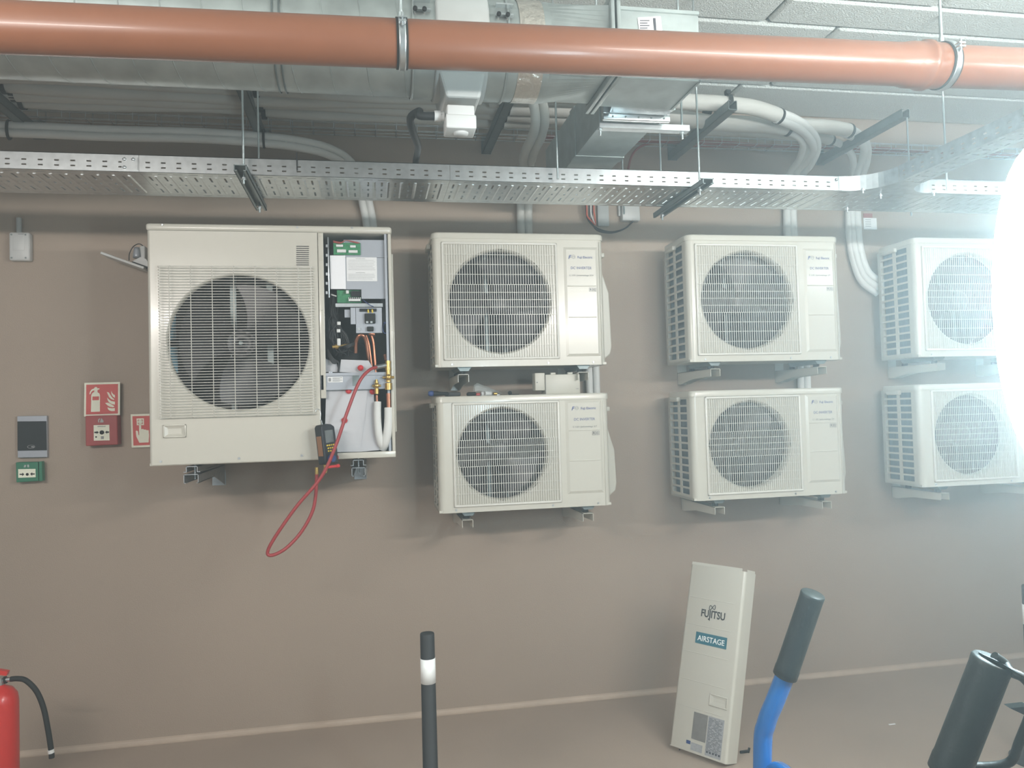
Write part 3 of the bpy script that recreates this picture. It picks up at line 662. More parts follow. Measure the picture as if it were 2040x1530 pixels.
# ------------------------------------------------------------------ cable tray
TY0, TY1, TZ = -1.055, -.760, 2.335
tray = thing('cable_tray', 'perforated galvanised cable tray hanging across the wall, with a branch towards the room', 'cable tray', (1.0, TY0, TZ))
def side_holes(L, off=.02):
    h = []; n = int(L/.05)
    for k in range(n):
        u = off+k*.05
        if u+.016 > L-.002: break
        h += [(u, u+.015, .014, .019), (u, u+.015, .031, .036)]
    return h
def bot_holes(L, wd, off=.015):
    h = []; n = int(L/.05)
    for k in range(n):
        u = off+k*.05
        if u+.04 > L: break
        h += [(u, u+.007, .05, .10), (u, u+.007, wd-.10, wd-.05)]
        h += [(u-.012 if u > .014 else u, u+.020, .020, .024), (u-.012 if u > .014 else u, u+.020, wd-.024, wd-.020)]
        h += [(u+.0, u+.007, wd/2-.010, wd/2+.010)]
        h += [(u+.026, u+.034, wd/2-.003, wd/2+.003)]
    return h
xl = at(277, 310, y=TY0).x
def tray_run(x0, x1):
    L = x1-x0; m = MB(); t_ = .0012
    m.slotted((x0, TY0, TZ), X, Z, L, .06, side_holes(L), (0, t_, 0)); m.slotted((x0, TY1, TZ), X, Z, L, .06, side_holes(L), (0, -t_, 0))
    m.slotted((x0, TY0, TZ), X, Y, L, TY1-TY0, bot_holes(L, TY1-TY0), (0, 0, t_))
    m.box((x0, TY0, TZ+.058), (x1, TY0+.008, TZ+.060)); m.box((x0, TY1-.008, TZ+.058), (x1, TY1, TZ+.060))
    for k in range(int(L/.05)):   # pressed cross ribs
        u = x0+.0405+k*.05
        if u > x1-.01: break
        m.prism([(u-.006, TY0+.045, TZ), (u+.006, TY0+.045, TZ), (u, TY0+.045, TZ-.0018)], (0, TY1-TY0-.09, 0))
    return m
tray_run(-3, xl-.001).build('tray_section', 'galvb', tray); tray_run(xl, 1.35).build('tray_section', 'galvb', tray); tray_run(1.351, 2.935).build('tray_section', 'galvb', tray); tray_run(3.33, 6.5).build('tray_section', 'galvb', tray)
# tee: curved cheeks and branch
tee = MB(); t_ = .0012; BXl, BXr = 3.088, 3.20
def cheek(mb, cx_, cy_, r_, a0, a1):
    n = 10
    for k in range(n):
        A0 = math.radians(a0+(a1-a0)*k/n); A1 = math.radians(a0+(a1-a0)*(k+1)/n)
        mb.add([(cx_+r_*math.cos(A0), cy_+r_*math.sin(A0), TZ), (cx_+r_*math.cos(A1), cy_+r_*math.sin(A1), TZ), (cx_+r_*math.cos(A1), cy_+r_*math.sin(A1), TZ+.06), (cx_+r_*math.cos(A0), cy_+r_*math.sin(A0), TZ+.06)], [(0, 1, 2, 3)], True)
cheek(tee, 2.945, TY0-.143, .143, 90, 0); cheek(tee, 3.33, TY0-.13, .13, 90, 180)
P = [(2.945, TY0, TZ)]+[(2.945+.143*math.cos(math.radians(a)), TY0-.143+.143*math.sin(math.radians(a)), TZ) for a in range(80, -1, -10)]
Q = [(3.33+.13*math.cos(math.radians(a)), TY0-.13+.13*math.sin(math.radians(a)), TZ) for a in range(180, 89, -10)]
tee.prism(P+Q, (0, 0, t_)); L = .395
tee.slotted((2.936, TY0, TZ), X, Y, L, TY1-TY0, bot_holes(L, TY1-TY0), (0, 0, t_)); tee.slotted((2.936, TY1, TZ), X, Z, L, .06, side_holes(L), (0, -t_, 0))
for xx, zz in ((3.0, 0), (3.06, 0)):
    tee.box((xx, TY0-.012, TZ+.018), (xx+.0, TY0-.011, TZ+.02))
tee.build('tee_piece', 'galv', tray)
br = MB(); L = 2.6
br.slotted((BXl, TY0-.145, TZ), -Y, Z, L, .06, side_holes(L), (t_, 0, 0)); br.slotted((BXr+.0, TY0-.135, TZ), -Y, Z, L, .06, side_holes(L), (-t_, 0, 0))
wd = BXr-BXl; hb = []
for k in range(int(L/.05)): hb += [(.01+k*.05, .034+k*.05, .02, .026), (.01+k*.05, .034+k*.05, wd-.026, wd-.02), (.012+k*.05, .02+k*.05, .045, .075)]
br.slotted((BXl, TY0-.145, TZ), -Y, X, L, wd, hb, (0, 0, t_)); br.build('branch_section', 'galv', tray)
sp = MB(); a = at(252, 330, y=TY0); sp.box((xl-.055, TY0-.0025, TZ+.006), (xl-.004, TY0, TZ+.05)); sp.build('splice_plate', 'galvb', tray)
for dx in (-.046, -.018):
    for dz in (.042, .014) if dx == -.046 else (.042,):
        MB().lathe((xl+dx, TY0-.0025, TZ+dz), (0, -1, 0), [(0, .006), (.002, .006), (.005, .003), (.005, 0)], 12).build('splice_bolt', 'galvb', tray)
for (xx, zz) in ((2.915, .045), (2.995, .03), (3.06, .03)):
    MB().lathe((xx, TY0-.0025, TZ+zz), (0, -1, 0), [(0, .006), (.002, .006), (.005, .003), (.005, 0)], 10).build('splice_bolt', 'galvb', tray)
MB().box((2.925, TY0-.002, TZ+.002), (2.955, TY0, TZ+.058)).build('splice_plate', 'galvb', tray)
for (xx, yy) in ((3.00, -1.1), (3.13, -1.03), (3.12, -.82), (3.33, -1.09)):
    MB().cyl((xx, yy, TZ-.022), (xx, yy, TZ), .004, 8).cyl((xx, yy, TZ-.012), (xx, yy, TZ-.005), .009, 6).build('hanging_bolt', 'galvb', tray)
MB().box((xl+.52, TY0-.003, TZ+.02), (xl+.524, TY0-.001, TZ+.085)).build('cable_tie', 'black', tray)

def c_channel(mb, x, y0, y1, z0, w_=.041, h_=.021, up_=True):
    th = .0025; s0 = z0 if up_ else z0+h_; d = 1 if up_ else -1
    mb.box((x-w_/2, y0, s0), (x+w_/2, y1, s0+d*th))
    for s in (-1, 1):
        mb.box((x+s*w_/2, y0, s0), (x+s*(w_/2-th), y1, s0+d*h_)); mb.box((x+s*w_/2, y0, s0+d*h_), (x+s*(w_/2-.010), y1, s0+d*(h_-th)))
    return mb
def trapeze(label, x):
    t = thing('tray_support', label, 'support', (x, -1.17, TZ-.023), 'trapeze supports under the cable tray')
    c_channel(MB(), x, -1.175, -.66, TZ-.023, up_=False).build('channel', 'strut', t)
    for yy in (-1.1, -.715):
        r_ = MB(); r_.cyl((x, yy, TZ-.045), (x, yy, CZ), .004, 8); r_.build('threaded_rod', 'rod', t)
        MB().cyl((x, yy, TZ+.000), (x, yy, TZ+.006), .009, 6).build('nut', 'galvb', t); MB().cyl((x, yy, TZ-.03), (x, yy, TZ-.023), .009, 6).build('nut', 'galvb', t)
    return t
trapeze('zinc channel under the tray hung on two threaded rods above the opened unit', .634)
trapeze('zinc channel under the tray hung on two threaded rods above the middle unit column', 2.305)
for nm, px, py, yy, zb in (('left of the branch duct', 1108, 250, -1.1, TZ+.0), ('right of the branch duct', 1240, 325, -.62, TZ)):
    p = at(px, py, y=yy); tag(MB().cyl((p.x, yy, TZ+.002), (p.x, yy, CZ), .004, 8).build('threaded_rod', 'rod'), 'thin threaded rod from the ceiling '+nm, 'rod')
for nm, x_, y_, z_ in (('back edge of the cable tray behind the tee', 3.53, -.700, 2.795), ('front edge of the cable tray, right of its branch', 3.384, -1.1, CZ)):
    tag(MB().cyl((x_, y_, TZ), (x_, y_, z_), .004, 8).build('threaded_rod', 'rod'), 'thin threaded rod down to the '+nm, 'rod')

# ------------------------------------------------------------------ wall struts that carry the pipe runs
SZ = 2.795
strut_x = (-.43, .565, 1.655, 2.660, 3.525)
slab = ('at the far left', 'above the opened unit', 'left of the branch duct', 'above the middle column of units', 'above the gap before the right end units')
for x_, l_ in zip(strut_x, slab):
    ln = .70 if x_ > 1 else .68
    t = thing('wall_strut', 'grey zinc channel sticking out of the wall %s' % l_, 'strut', (x_, 0, SZ), 'struts carrying the pipe runs')
    c_channel(MB(), x_, -ln, -.006, SZ, h_=.041, up_=True).build('channel', 'strut', t)
    MB().box((x_-.025, -.006, SZ), (x_+.025, 0, SZ+.09)).build('wall_plate', 'strut', t)

# ------------------------------------------------------------------ insulated pipe runs
def wav(x, k): return .006*math.sin(3.1*x+k*1.7)+.004*math.sin(7.3*x+k*2.9)
run_y = (-.585, -.505, -.425, -.345, -.262)
zrun = SZ+.041+.037
ends = (3.05, 1.60, 3.2, 3.35, 3.45)
rl = ('nearest the room, white pair dropping at the middle column', 'second from the room, dropping left of the branch duct', 'third from the room', 'fourth from the room, reaching the right end unit', 'closest to the wall')
def clampset(t, x, y, z, r):
    c = MB(); n = 20
    for k in range(n):
        a, b = 2*PI*k/n, 2*PI*(k+1)/n
        c.add([(x-.010, y+(r)*math.cos(a), z+r*math.sin(a)), (x+.010, y+r*math.cos(a), z+r*math.sin(a)), (x+.010, y+r*math.cos(b), z+r*math.sin(b)), (x-.010, y+r*math.cos(b), z+r*math.sin(b))], [(0, 1, 2, 3)], True)
    c.box((x-.012, y-.012, z+r), (x+.012, y+.012, z+r+.02), .003)
    c.build('pipe_clamp', 'rubber', t)
def drop_pair(t, P, r=.0185, off=.019, name='insulated_pipe', m='insulw', n=2):
    """two sleeves side by side following P"""
    P = catmull(P, 6)
    for s in ((-1, 1) if n == 2 else (-1.9, 0, 1.9)):
        Q = []
        for i, p in enumerate(P):
            T_ = (P[min(i+1, len(P)-1)]-P[max(i-1, 0)]).normalized(); S = T_.cross(Y)
            if S.length < .2: S = X.copy()
            S.normalize(); Q.append(p+S*s*off)
        MB().tube(Q, r, 14).build(name, m, t)
run_objs = []
for k, (yy, xe, l_) in enumerate(zip(run_y, ends, rl)):
    t = thing('insulated_pipe_run', 'grey insulated pipe run on struts, '+l_, 'pipe', (0, yy, zrun-.037), 'insulated runs on the wall struts')
    xs_ = [-3+i*.12 for i in range(int((xe+3)/.12)+1)]
    pts = [(x, yy+.35*wav(x, k), zrun+(.004 if k % 2 else -.003)+(wav(x, k)*1.2 if x < 2.2 else 0)) for x in xs_]
    if k == 0: pts = [p for p in pts if p[0] < 2.75]+[at(1490, 212, y=-.575), at(1525, 221, y=-.555), at(1552, 231, y=-.53)]
    if k == 2: pts = [p for p in pts if p[0] < 2.5]+[at(1430, 246, y=-.425), at(1520, 250, y=-.425), at(1570, 256, y=-.42)]
    if k == 3: pts = [p for p in pts if p[0] < 3.1]+[at(1640, 252, y=-.37), at(1690, 260, y=-.35)]
    if k == 4: pts = [p for p in pts if p[0] < 3.1]+[at(1620, 272, y=-.27), at(1655, 279, y=-.25)]
    MB().tube(pts, .0355 if k < 4 else .028, 16, sub=2).build('sleeve', 'insul', t)
    for x_ in strut_x:
        if x_ < xe: clampset(t, x_+.035, yy, zrun, .039)
    run_objs.append(t)
# drop to the tool-topped units
t = run_objs[1]
P = [Vector((1.60, -.505, zrun)), Vector((1.70, -.56, zrun-.01)), at(1066, 200, y=-.68), at(1076, 235, y=-.70), at(1070, 270, y=-.60), at(1056, 300, y=-.42), at(1049, 330, y=-.25), at(1046, 380, y=-.09), at(1045, 440, y=-.03), Vector((1.842, -.03, 2.2))]
drop_pair(t, P, .021, .020, m='insul')
# drop beside the middle column
def tape_ring(t, p, q, r):
    MB().cyl(p, p+(q-p).normalized()*.016, r, 20).build('black_tape', 'rubber', t)
t = run_objs[0]
P = [at(1545, 229, y=-.535), at(1580, 243, y=-.48), at(1608, 262, y=-.42), at(1624, 290, y=-.34), at(1612, 322, y=-.24), at(1590, 350, y=-.14), at(1576, 400, y=-.05), at(1574, 440, y=-.03), Vector((3.312, -.03, 2.2))]
drop_pair(t, P, .020, .019); tape_ring(t, at(1548, 230, y=-.532), at(1560, 235, y=-.515), .0385)
t = run_objs[2]
P = [at(1562, 255, y=-.42), at(1588, 264, y=-.41), at(1603, 285, y=-.35), at(1596, 318, y=-.25), at(1578, 348, y=-.15), at(1565, 400, y=-.07)]
drop_pair(t, P, .017, .016); tape_ring(t, at(1567, 255, y=-.42), at(1578, 259, y=-.415), .0385)
# drop to the right end unit
t = run_objs[3]
P = [at(1682, 259, y=-.355), at(1708, 272, y=-.30), at(1724, 292, y=-.22), at(1722, 320, y=-.15), at(1712, 350, y=-.10), at(1703, 400, y=-.04), at(1703, 440, y=-.035), at(1707, 490, y=-.04), at(1722, 540, y=-.045), at(1745, 563, y=-.05), at(1775, 576, y=-.05)]
drop_pair(t, P, .019, .018); tape_ring(t, at(1688, 260, y=-.352), at(1699, 264, y=-.33), .0385)
t = run_objs[4]
P = [at(1650, 278, y=-.255), at(1680, 290, y=-.22), at(1698, 312, y=-.16), at(1698, 345, y=-.09), at(1692, 400, y=-.03), at(1691, 460, y=-.03), at(1699, 515, y=-.03), at(1716, 560, y=-.035), at(1748, 585, y=-.04)]
MB().tube(P, .018, 14, sub=6).build('insulated_pipe', 'insulw', t); tape_ring(t, at(1652, 278.5, y=-.252), at(1660, 282, y=-.24), .0295)
# low run that turns down to the big unit
t0 = thing('insulated_pipe_run', 'pale insulated pipe pair clipped low under the struts, turning down at the opened unit', 'pipe', (.2, -.2, 2.74))
zl = 2.765
P = [Vector((-3, -.2, zl)), Vector((-.6, -.2, zl+.003)), at(200, 265, y=-.2), at(400, 270, y=-.2), at(540, 280, y=-.2), at(600, 288, y=-.19), at(650, 300, y=-.15), at(690, 322, y=-.11), at(718, 365, y=-.07), at(730, 410, y=-.035), at(737, 450, y=-.03), Vector((1.075, -.03, 2.2))]
drop_pair(t0, P, .0185, .0165)
for x_ in (at(18, 270, y=-.2).x, at(526, 278, y=-.2).x):
    c = MB()
    c.tube([(x_+.0, -.2+.0265*math.cos(a*PI/8)*.9, zl-.0+.040*math.sin(a*PI/8)) for a in range(17)], .006, 6); c.cyl((x_, -.2, zl+.036), (x_, -.2, SZ+.01), .005, 8); c.build('pipe_clamp', 'rubber', t0)
# short stubs between upper and lower units
for l_, px, py, n_ in (('upper and lower units above the tools', 1181, 755, 2), ('two units of the middle column', 1602, 762, 2)):
    p = at(px, py, y=-.05); t0 = thing('insulated_pipe_drop', 'short white pipes on the wall between the '+l_, 'pipe', (p.x, -.05, 1.45))
    for s in (-1, 1): MB().cyl((p.x+s*.019, -.05, 1.45), (p.x+s*.019, -.05, 1.85), .018, 14).build('insulated_pipe', 'insulw', t0)

# ------------------------------------------------------------------ wire basket tray with red cables on the wall
bt = thing('wire_basket_tray', 'thin wire basket tray with red cables running high along the wall', 'cable tray', (1.5, -.03, 2.86))
m = MB()
for yy, zz in ((-.005, 2.925), (-.005, 2.895), (-.005, 2.865), (-.05, 2.865), (-.10, 2.865), (-.10, 2.895)): m.cyl((-3, yy, zz), (5, yy, zz), .002, 5)
for k in range(80):
    x_ = -3+k*.1; m.tube([(x_, -.005, 2.925), (x_, -.005, 2.863), (x_, -.10, 2.863), (x_, -.10, 2.90)], .002, 5)
m.build('basket', 'galvb', bt)
m = MB()
for k in range(4): m.tube([(1.95+i*.16, -.03-.018*k+.006*math.sin(i*1.3+k), 2.872+.003*math.sin(i*2+k)) for i in range(21)], .005, 6, sub=3)
tag(m.build('fire_alarm_cable', 'redcab'), 'bundle of red cables lying in the wire basket high on the wall', 'cable')
m = MB(); m.tube([at(1330, 282, y=-.04), at(1285, 288, y=-.04), at(1262, 305, y=-.05), at(1252, 335, y=-.05), at(1250, 380, y=-.04)], .006, 8, sub=6)
tag(m.build('fire_alarm_cable', 'redcab'), 'single red cable curving down from the wire basket beside the branch duct', 'cable')

# ------------------------------------------------------------------ round duct with damper, transition, box and branch
DY, DZ, DR = -1.55, 2.588, .145
D_ = thing('ventilation_duct', 'round spiral steel duct under the ceiling ending in a box with a branch', 'duct', (1.0, DY, DZ-DR))
def ring(mb, x0, x1, r0, r1=None, seg=56):
    r1 = r0 if r1 is None else r1
    mb.lathe((x0, DY, DZ), (1, 0, 0), [(0, r0), (x1-x0, r1)], seg); return mb
xd = at(1228-400, 150, y=-1.65).x      # left face of the damper collar
x_a = at(822, 150, y=-1.66).x; x_b = at(868, 150, y=-1.66).x; x_c = at(974, 150, y=-1.66).x; x_d = at(1016, 150, y=-1.66).x; x_e = at(1033, 150, y=-1.65).x; x_f = at(1082, 150, y=-1.65).x; x_g = at(1190, 150, y=-1.68).x
s = MB(); ring(s, -3, x_a, DR, seg=64)
# helical lock seam
P = []; pitch = .105; n = int((x_a+3)/pitch*24)
for i in range(n+1):
    a = i*2*PI/24; x_ = -3+i*pitch/24
    P.append((x_, DY+(DR+.0003)*math.cos(a), DZ+(DR+.0003)*math.sin(a)))
s.tube(P, .0022, 4, False, True)
s.build('spiral_pipe', 'duct', D_)
s = MB(); ring(s, x_a, x_b, DR+.003); s.lathe((x_a, DY, DZ), (1, 0, 0), [(0, DR+.003), (0, DR+.007), (.006, DR+.007), (.006, DR+.003)], 56); s.build('damper_collar', 'duct', D_); s = MB(); ring(s, x_c, x_d, DR+.003); s.lathe((x_d-.01, DY, DZ), (1, 0, 0), [(0, DR+.003), (0, DR+.007), (.006, DR+.007), (.006, DR+.003)], 56)
s.build('damper_collar', 'duct', D_)
s = MB()   # board-clad damper body; its bottom narrows to a spout above the actuator
s.lathe((x_b, DY, DZ), (1, 0, 0), [(0, DR), (0, DR+.013), (x_c-x_b, DR+.013), (x_c-x_b, DR)], 56)
xm = (x_b+x_c)/2-.004; hw0 = (x_c-x_b)/2; zb = DZ-.09
s.prism([(x_b+.002, DY-.105, zb), (x_c-.002, DY-.105, zb), (xm+.055, DY-.105, zb-.10), (xm-.045, DY-.105, zb-.10)], (0, .2, 0))
s.build('fire_damper_body', 'board', D_, bev=.008)
for xx in (x_a+.008, x_d-.038):      # hinges: two rods through two straps, each rod ending in a black cap
    s = MB()
    for dx in (0, .026): s.cyl((xx+dx, DY-DR-.012, DZ+.02), (xx+dx, DY-.06, DZ+.16), .0025, 6)
    for zz in (.035, .065): s.box((xx-.006, DY-DR-.014, DZ+zz-.002), (xx+.044, DY-DR+.008, DZ+zz+.002))
    hg = s.build('damper_hinge', 'galvb', D_)
    for dx in (0, .026): MB().lathe((xx+dx, DY-DR-.018, DZ+.03), (0, -1, 0), [(0, 0), (0, .0065), (.006, .0065), (.008, 0)], 12).build('hinge_cap', 'black', hg)
s = MB(); ring(s, x_e, x_f, DR+.002); plabel(s.build('foil_tape', 'foil', D_), 'crinkled aluminium tape band'); s = MB(); ring(s, x_d, x_e, DR); ring(s, x_f, x_f+.02, DR); s.build('duct_stub', 'duct', D_)
# strap round the spiral duct
s = MB(); xs1 = at(550, 120, y=-1.68).x
for dx in (-.008, .010): s.lathe((xs1+dx, DY, DZ), (1, 0, 0), [(-.002, DR+.002), (-.002, DR+.005), (.002, DR+.005), (.002, DR+.002)], 48); s.box((xs1+dx-.002, DY-.02, DZ+DR), (xs1+dx+.002, DY-.01, CZ))
s.lathe((xs1+.001, DY-DR*.83-.006, DZ+.095), (0, -1, 0), [(0, 0), (0, .008), (.008, .008), (.008, 0)], 8)
s.build('hanging_strap', 'strut', D_)
# transition to the rectangular box
bx0, bx1, by0, by1, bzb, bzt = x_g+.055, at(1395, 153, y=-1.70).x, -1.70, -1.475, 2.463, 2.665
n = 64; vs = []
for k in range(n):
    a = 2*PI*(k+.5)/n; vs.append((x_f+.02, DY+DR*math.cos(a), DZ+DR*math.sin(a)))
xt = bx0-.03; cyb, czb = (by0+by1)/2-.015, (bzb+bzt)/2; hy_, hz_ = (by1-by0)/2+.015, (bzt-bzb)/2
for k in range(n):
    a = 2*PI*(k+.5)/n; c_, q_ = math.cos(a), math.sin(a); t_ = min(hy_/abs(c_) if abs(c_) > 1e-6 else 9, hz_/abs(q_) if abs(q_) > 1e-6 else 9); vs.append((xt, cyb+c_*t_, czb+q_*t_))
s = MB(); s.add(vs, [(k, (k+1) % n, n+(k+1) % n, n+k) for k in range(n)]); s.build('round_to_square_piece', 'duct', D_)
s = MB()
for xx in (xt, xt+.018):
    for a, b in (((xx, cyb-hy_-.02, czb-hz_-.02), (xx+.012, cyb+hy_+.02, czb-hz_)), ((xx, cyb-hy_-.02, czb+hz_), (xx+.012, cyb+hy_+.02, czb+hz_+.02)), ((xx, cyb-hy_-.02, czb-hz_), (xx+.012, cyb-hy_, czb+hz_)), ((xx, cyb+hy_, czb-hz_), (xx+.012, cyb+hy_+.02, czb+hz_))): s.box(a, b, .002)
s.build('duct_flange', 'duct', D_)
s = MB(); s.box((xt+.03, by0, bzb), (bx1, by1, bzt)); s.box((xt+.03, by0-.008, bzt-.004), (bx1, by0, bzt+.006)); s.box((xt+.03, by0-.003, bzb), (xt+.045, by0, bzt)); s.box((xt+.03, by0, bzb-.003), (bx1, by0+.008, bzb))
s.prism([(bx1-.004, by0, bzb-.003), (bx1+.003, by0, bzb-.003), (bx1+.003, by1, bzb-.003), (bx1-.004, by1, bzb-.003)], (0, 0, .006)); dbx = s.build('rectangular_box', 'duct', D_)
# branch towards the wall
p_l = at(1208, 226, y=-1.39); p_r = at(1315, 232, y=-1.39); zb2 = 2.462; xl2, xr2 = p_l.x, p_r.x
s = MB(); s.box((xl2, -1.40, zb2), (xr2, -.95, zb2+.19)); s.box((xl2, -.95, zb2), (xr2, -.50, zb2+.19)); s.box((xl2-.004, -1.0, zb2-.002), (xr2+.004, -.94, zb2+.194)); s.build('branch_pipe', 'duct', D_)
s = MB(); s.prism([(xl2-.01, by1, bzb), (xr2+.02, by1, bzb), (xr2+.0, -1.42, zb2+.0), (xl2, -1.42, zb2)], (0, 0, .12)); s.build('branch_neck', 'galvb', D_)
s = MB(); s.box((xl2-.022, -1.425, zb2-.020), (xr2+.022, -1.41, zb2), .002); s.box((xl2-.022, -1.425, zb2), (xl2, -1.41, zb2+.19), .002); s.box((xr2, -1.425, zb2), (xr2+.022, -1.41, zb2+.19), .002); plabel(s.build('duct_flange', 'galvb', D_), 'bright flange where the branch leaves')
s = MB()
for k in range(5): s.cyl((xl2+.01+k*.045, -1.428, zb2-.01), (xl2+.01+k*.045, -1.424, zb2-.01), .003, 8)
s.build('flange_rivet', 'strut', D_)
s = MB(); xa, xb = at(1190, 230, y=-1.36).x, at(1368, 235, y=-1.36).x; s.box((xa, -1.38, zb2-.032), (xb, -1.35, zb2-.029)); s.box((xa, -1.382, zb2-.032), (xb, -1.379, zb2-.012))
s.build('support_angle', 'galvb', D_)
for xx in (at(1195, 232, y=-1.365).x, at(1358, 232, y=-1.365).x):
    MB().cyl((xx, -1.365, zb2-.055), (xx, -1.365, CZ), .004, 8).cyl((xx, -1.365, zb2-.038), (xx, -1.365, zb2-.032), .008, 6).build('threaded_rod', 'rod', D_)
s = MB(); s.cyl(at(1185, 197, y=-1.44), at(1199, 198, y=-1.44), .004, 8).cyl(at(1178, 197, y=-1.44), at(1186, 197, y=-1.44), .009, 6); s.build('flange_bolt', 'galvb', D_)
s = MB(); a = at(1270, 35, y=by0-.002); b = at(1316, 66, y=by0-.002); s.prism([a, at(1316, 32, y=by0-.002), at(1320, 64, y=by0-.002), at(1274, 66, y=by0-.002)], (0, .001, 0)); plabel(s.build('paper_label', 'paper', D_), 'white paper label on the box')
s = MB(); s.prism([at(1301, 36, y=by0-.0035), at(1306, 36, y=by0-.0035), at(1308, 65, y=by0-.0035), at(1304, 65, y=by0-.0035)], (0, .0008, 0))
for k in range(5): s.prism([at(1275, 40+k*5, y=by0-.0035), at(1294-(k % 2)*4, 40+k*5, y=by0-.0035), at(1294-(k % 2)*4, 41.5+k*5, y=by0-.0035), at(1275, 41.5+k*5, y=by0-.0035)], (0, .0008, 0))
s.build('label_print', 'ink', D_)

# actuator
A_ = thing('damper_actuator', 'white box actuator hanging under the fire damper with a black conduit', 'actuator', (at(918, 240, y=-1.68).x, -1.68, 2.25))
a = at(893, 207, y=-1.70); b = at(946, 240, y=-1.70); x0, x1 = a.x-.004, at(946, 240, y=-1.7).x
s = MB(); s.box((x0, -1.70, 2.30), (x1, -1.63, 2.357), .004); ab = s.build('housing', 'white', A_)
s = MB(); s.box((x0-.004, -1.705, 2.288), (x1+.004, -1.625, 2.328), .004); s.build('lower_cover', 'white', A_)
s = MB(); s.lathe(((x0+x1)/2+.003, -1.665, 2.289), (0, 0, -1), [(0, .022), (.007, .020), (.007, 0)], 24); s.build('round_plug', 'white', A_)
s = MB(); p = Vector((x0-.004, -1.655, 2.338)); s.cyl(p, p-X*.010, .013, 16).cyl(p-X*.010, p-X*.028, .016, 6); s.build('cable_gland', 'white', A_)
s = MB(); s.tube([p-X*.026, p-X*.07, at(835, 222, y=-1.62), at(818, 235, y=-1.58), at(822, 262, y=-1.48), at(832, 288, y=-1.30), at(832, 304, y=-1.12), at(829, 317, y=-.99), at(828, 327, y=-.93)], .0115, 14, sub=8)
s.build('conduit', 'black', A_)

# ------------------------------------------------------------------ orange pipe with its clamps
O = thing('drain_pipe', 'thick orange plastic drain pipe running across under the ceiling', 'pipe', (1.1, -1.85, 2.385))
def oz(x): return 2.450+(x-1.148)*.0175
xo = at(1845, 120, y=-1.85).x; xo2 = at(1882, 120, y=-1.85).x
s = MB(); s.cyl((-3, -1.85, oz(-3)), (xo-.11, -1.85, oz(xo-.11)), .0605, 64); s.cyl((xo2-.01, -1.85, oz(xo2)), (6, -1.85, oz(6)), .0605, 64); s.build('pipe', 'orange', O)
s = MB(); dirx = Vector((1, 0, .016)).normalized()
s.lathe((xo-.12, -1.85, oz(xo-.12)), dirx, [(0, .0605), (.03, .0608), (.055, .0652), (.06, .0655), (.098, .0655), (.102, .0710), (.116, .0715), (.122, .066), (.150, .065), (.175, .0645), (.178, .0605)], 64); s.build('socket', 'orange', O)
def pipe_clamp(lbl, x, rr, top_px, tilt=0):
    t = thing('pipe_clamp', lbl, 'clamp', (x, -1.85, oz(x)-rr), 'clamps of the orange pipe')
    ax = Vector((1, tilt, .016)).normalized(); o = Vector((x, -1.85, oz(x)))
    MB().lathe(o-ax*.0145, ax, [(0, rr), (0, rr+.003), (.029, rr+.003), (.029, rr)], 48).build('rubber_lining', 'rubber', t)
    MB().lathe(o-ax*.009, ax, [(0, rr+.003), (0, rr+.0055), (.004, rr+.0062), (.009, rr+.005), (.014, rr+.0062), (.018, rr+.0055), (.018, rr+.003)], 48).build('steel_band', 'galvb', t)
    s = MB(); zz = oz(x)
    s.box((x-.010, -1.85-rr-.016, zz+.022), (x+.010, -1.85-rr+.002, zz+.026)); s.box((x-.010, -1.85-rr-.016, zz+.032), (x+.010, -1.85-rr+.002, zz+.036)); s.cyl((x, -1.85-rr-.009, zz+.014), (x, -1.85-rr-.009, zz+.048), .003, 8)
    s.build('clamp_bolt', 'galvb', t)
    s = MB(); s.cyl((x, -1.85, zz+rr+.002), (x, -1.85, zz+rr+.022), .008, 8).cyl((x, -1.85, zz+rr+.01), (x, -1.85, CZ), .0045, 8); s.build('threaded_rod', 'rod', t)
pipe_clamp('steel and rubber clamp round the orange pipe, over the gap beside the opened unit', at(800, 87, y=-1.85).x, .0605, 0)
pipe_clamp('bright steel clamp round the orange pipe at its socket, towards the white glare', at(1878, 130, y=-1.85).x, .065, 0, -.0)

# ------------------------------------------------------------------ junction items on the wall behind the tray
s = thing('junction_box', 'small white junction box on the wall just under the tray', 'box', at(1253, 426, y=-.03))
a = at(1239, 412, y=-.04); b = at(1275, 440, y=-.04); MB().box((a.x, -.045, b.z), (b.x, 0, a.z+.05), .004).build('housing', 'white', s)
MB().box((a.x-.012, -.02, b.z+.03), (a.x, 0, a.z+.03), .003).build('cable_gland', 'white', s)
s = MB()
for k in range(3): s.tube([at(1166+k*8, 400, y=-.07), at(1168+k*6, 425, y=-.06), at(1173+k*3, 440, y=-.05), at(1190, 455+k*2, y=-.04), at(1218, 462+k, y=-.04), at(1245, 455, y=-.03), at(1262, 440, y=-.03)], .004, 8, sub=6)
tag(s.build('black_cable', 'lead'), 'black cables sagging from the tray to the white junction box', 'cable')
for (l_, px, mm) in (('orange cable on the left', 1168, 'cable'), ('white cable in the middle', 1176, 'tape'), ('orange cable on the right', 1182, 'cable')):
    s = MB(); s.tube([at(px, 396, y=-.07), at(px+1, 420, y=-.065), at(px+3, 432, y=-.06), at(1186, 448, y=-.05)], .0042, 8, sub=5); tag(s.build('loose_cable', mm), 'short '+l_+' of the bundle hanging under the tray', 'cable')
s = MB(); a = at(1190, 405, y=-.02); b = at(1214, 450, y=-.02); s.box((a.x, -.02, b.z), (b.x, -.004, a.z+.04), .003); tag(s.build('wall_plate', 'board'), 'small pale plate on the wall behind the hanging cables', 'plate')
s = thing('fire_stop_label', 'small white notice with a red head beside the white pipe drop', 'label', at(1734, 443, y=-.002))
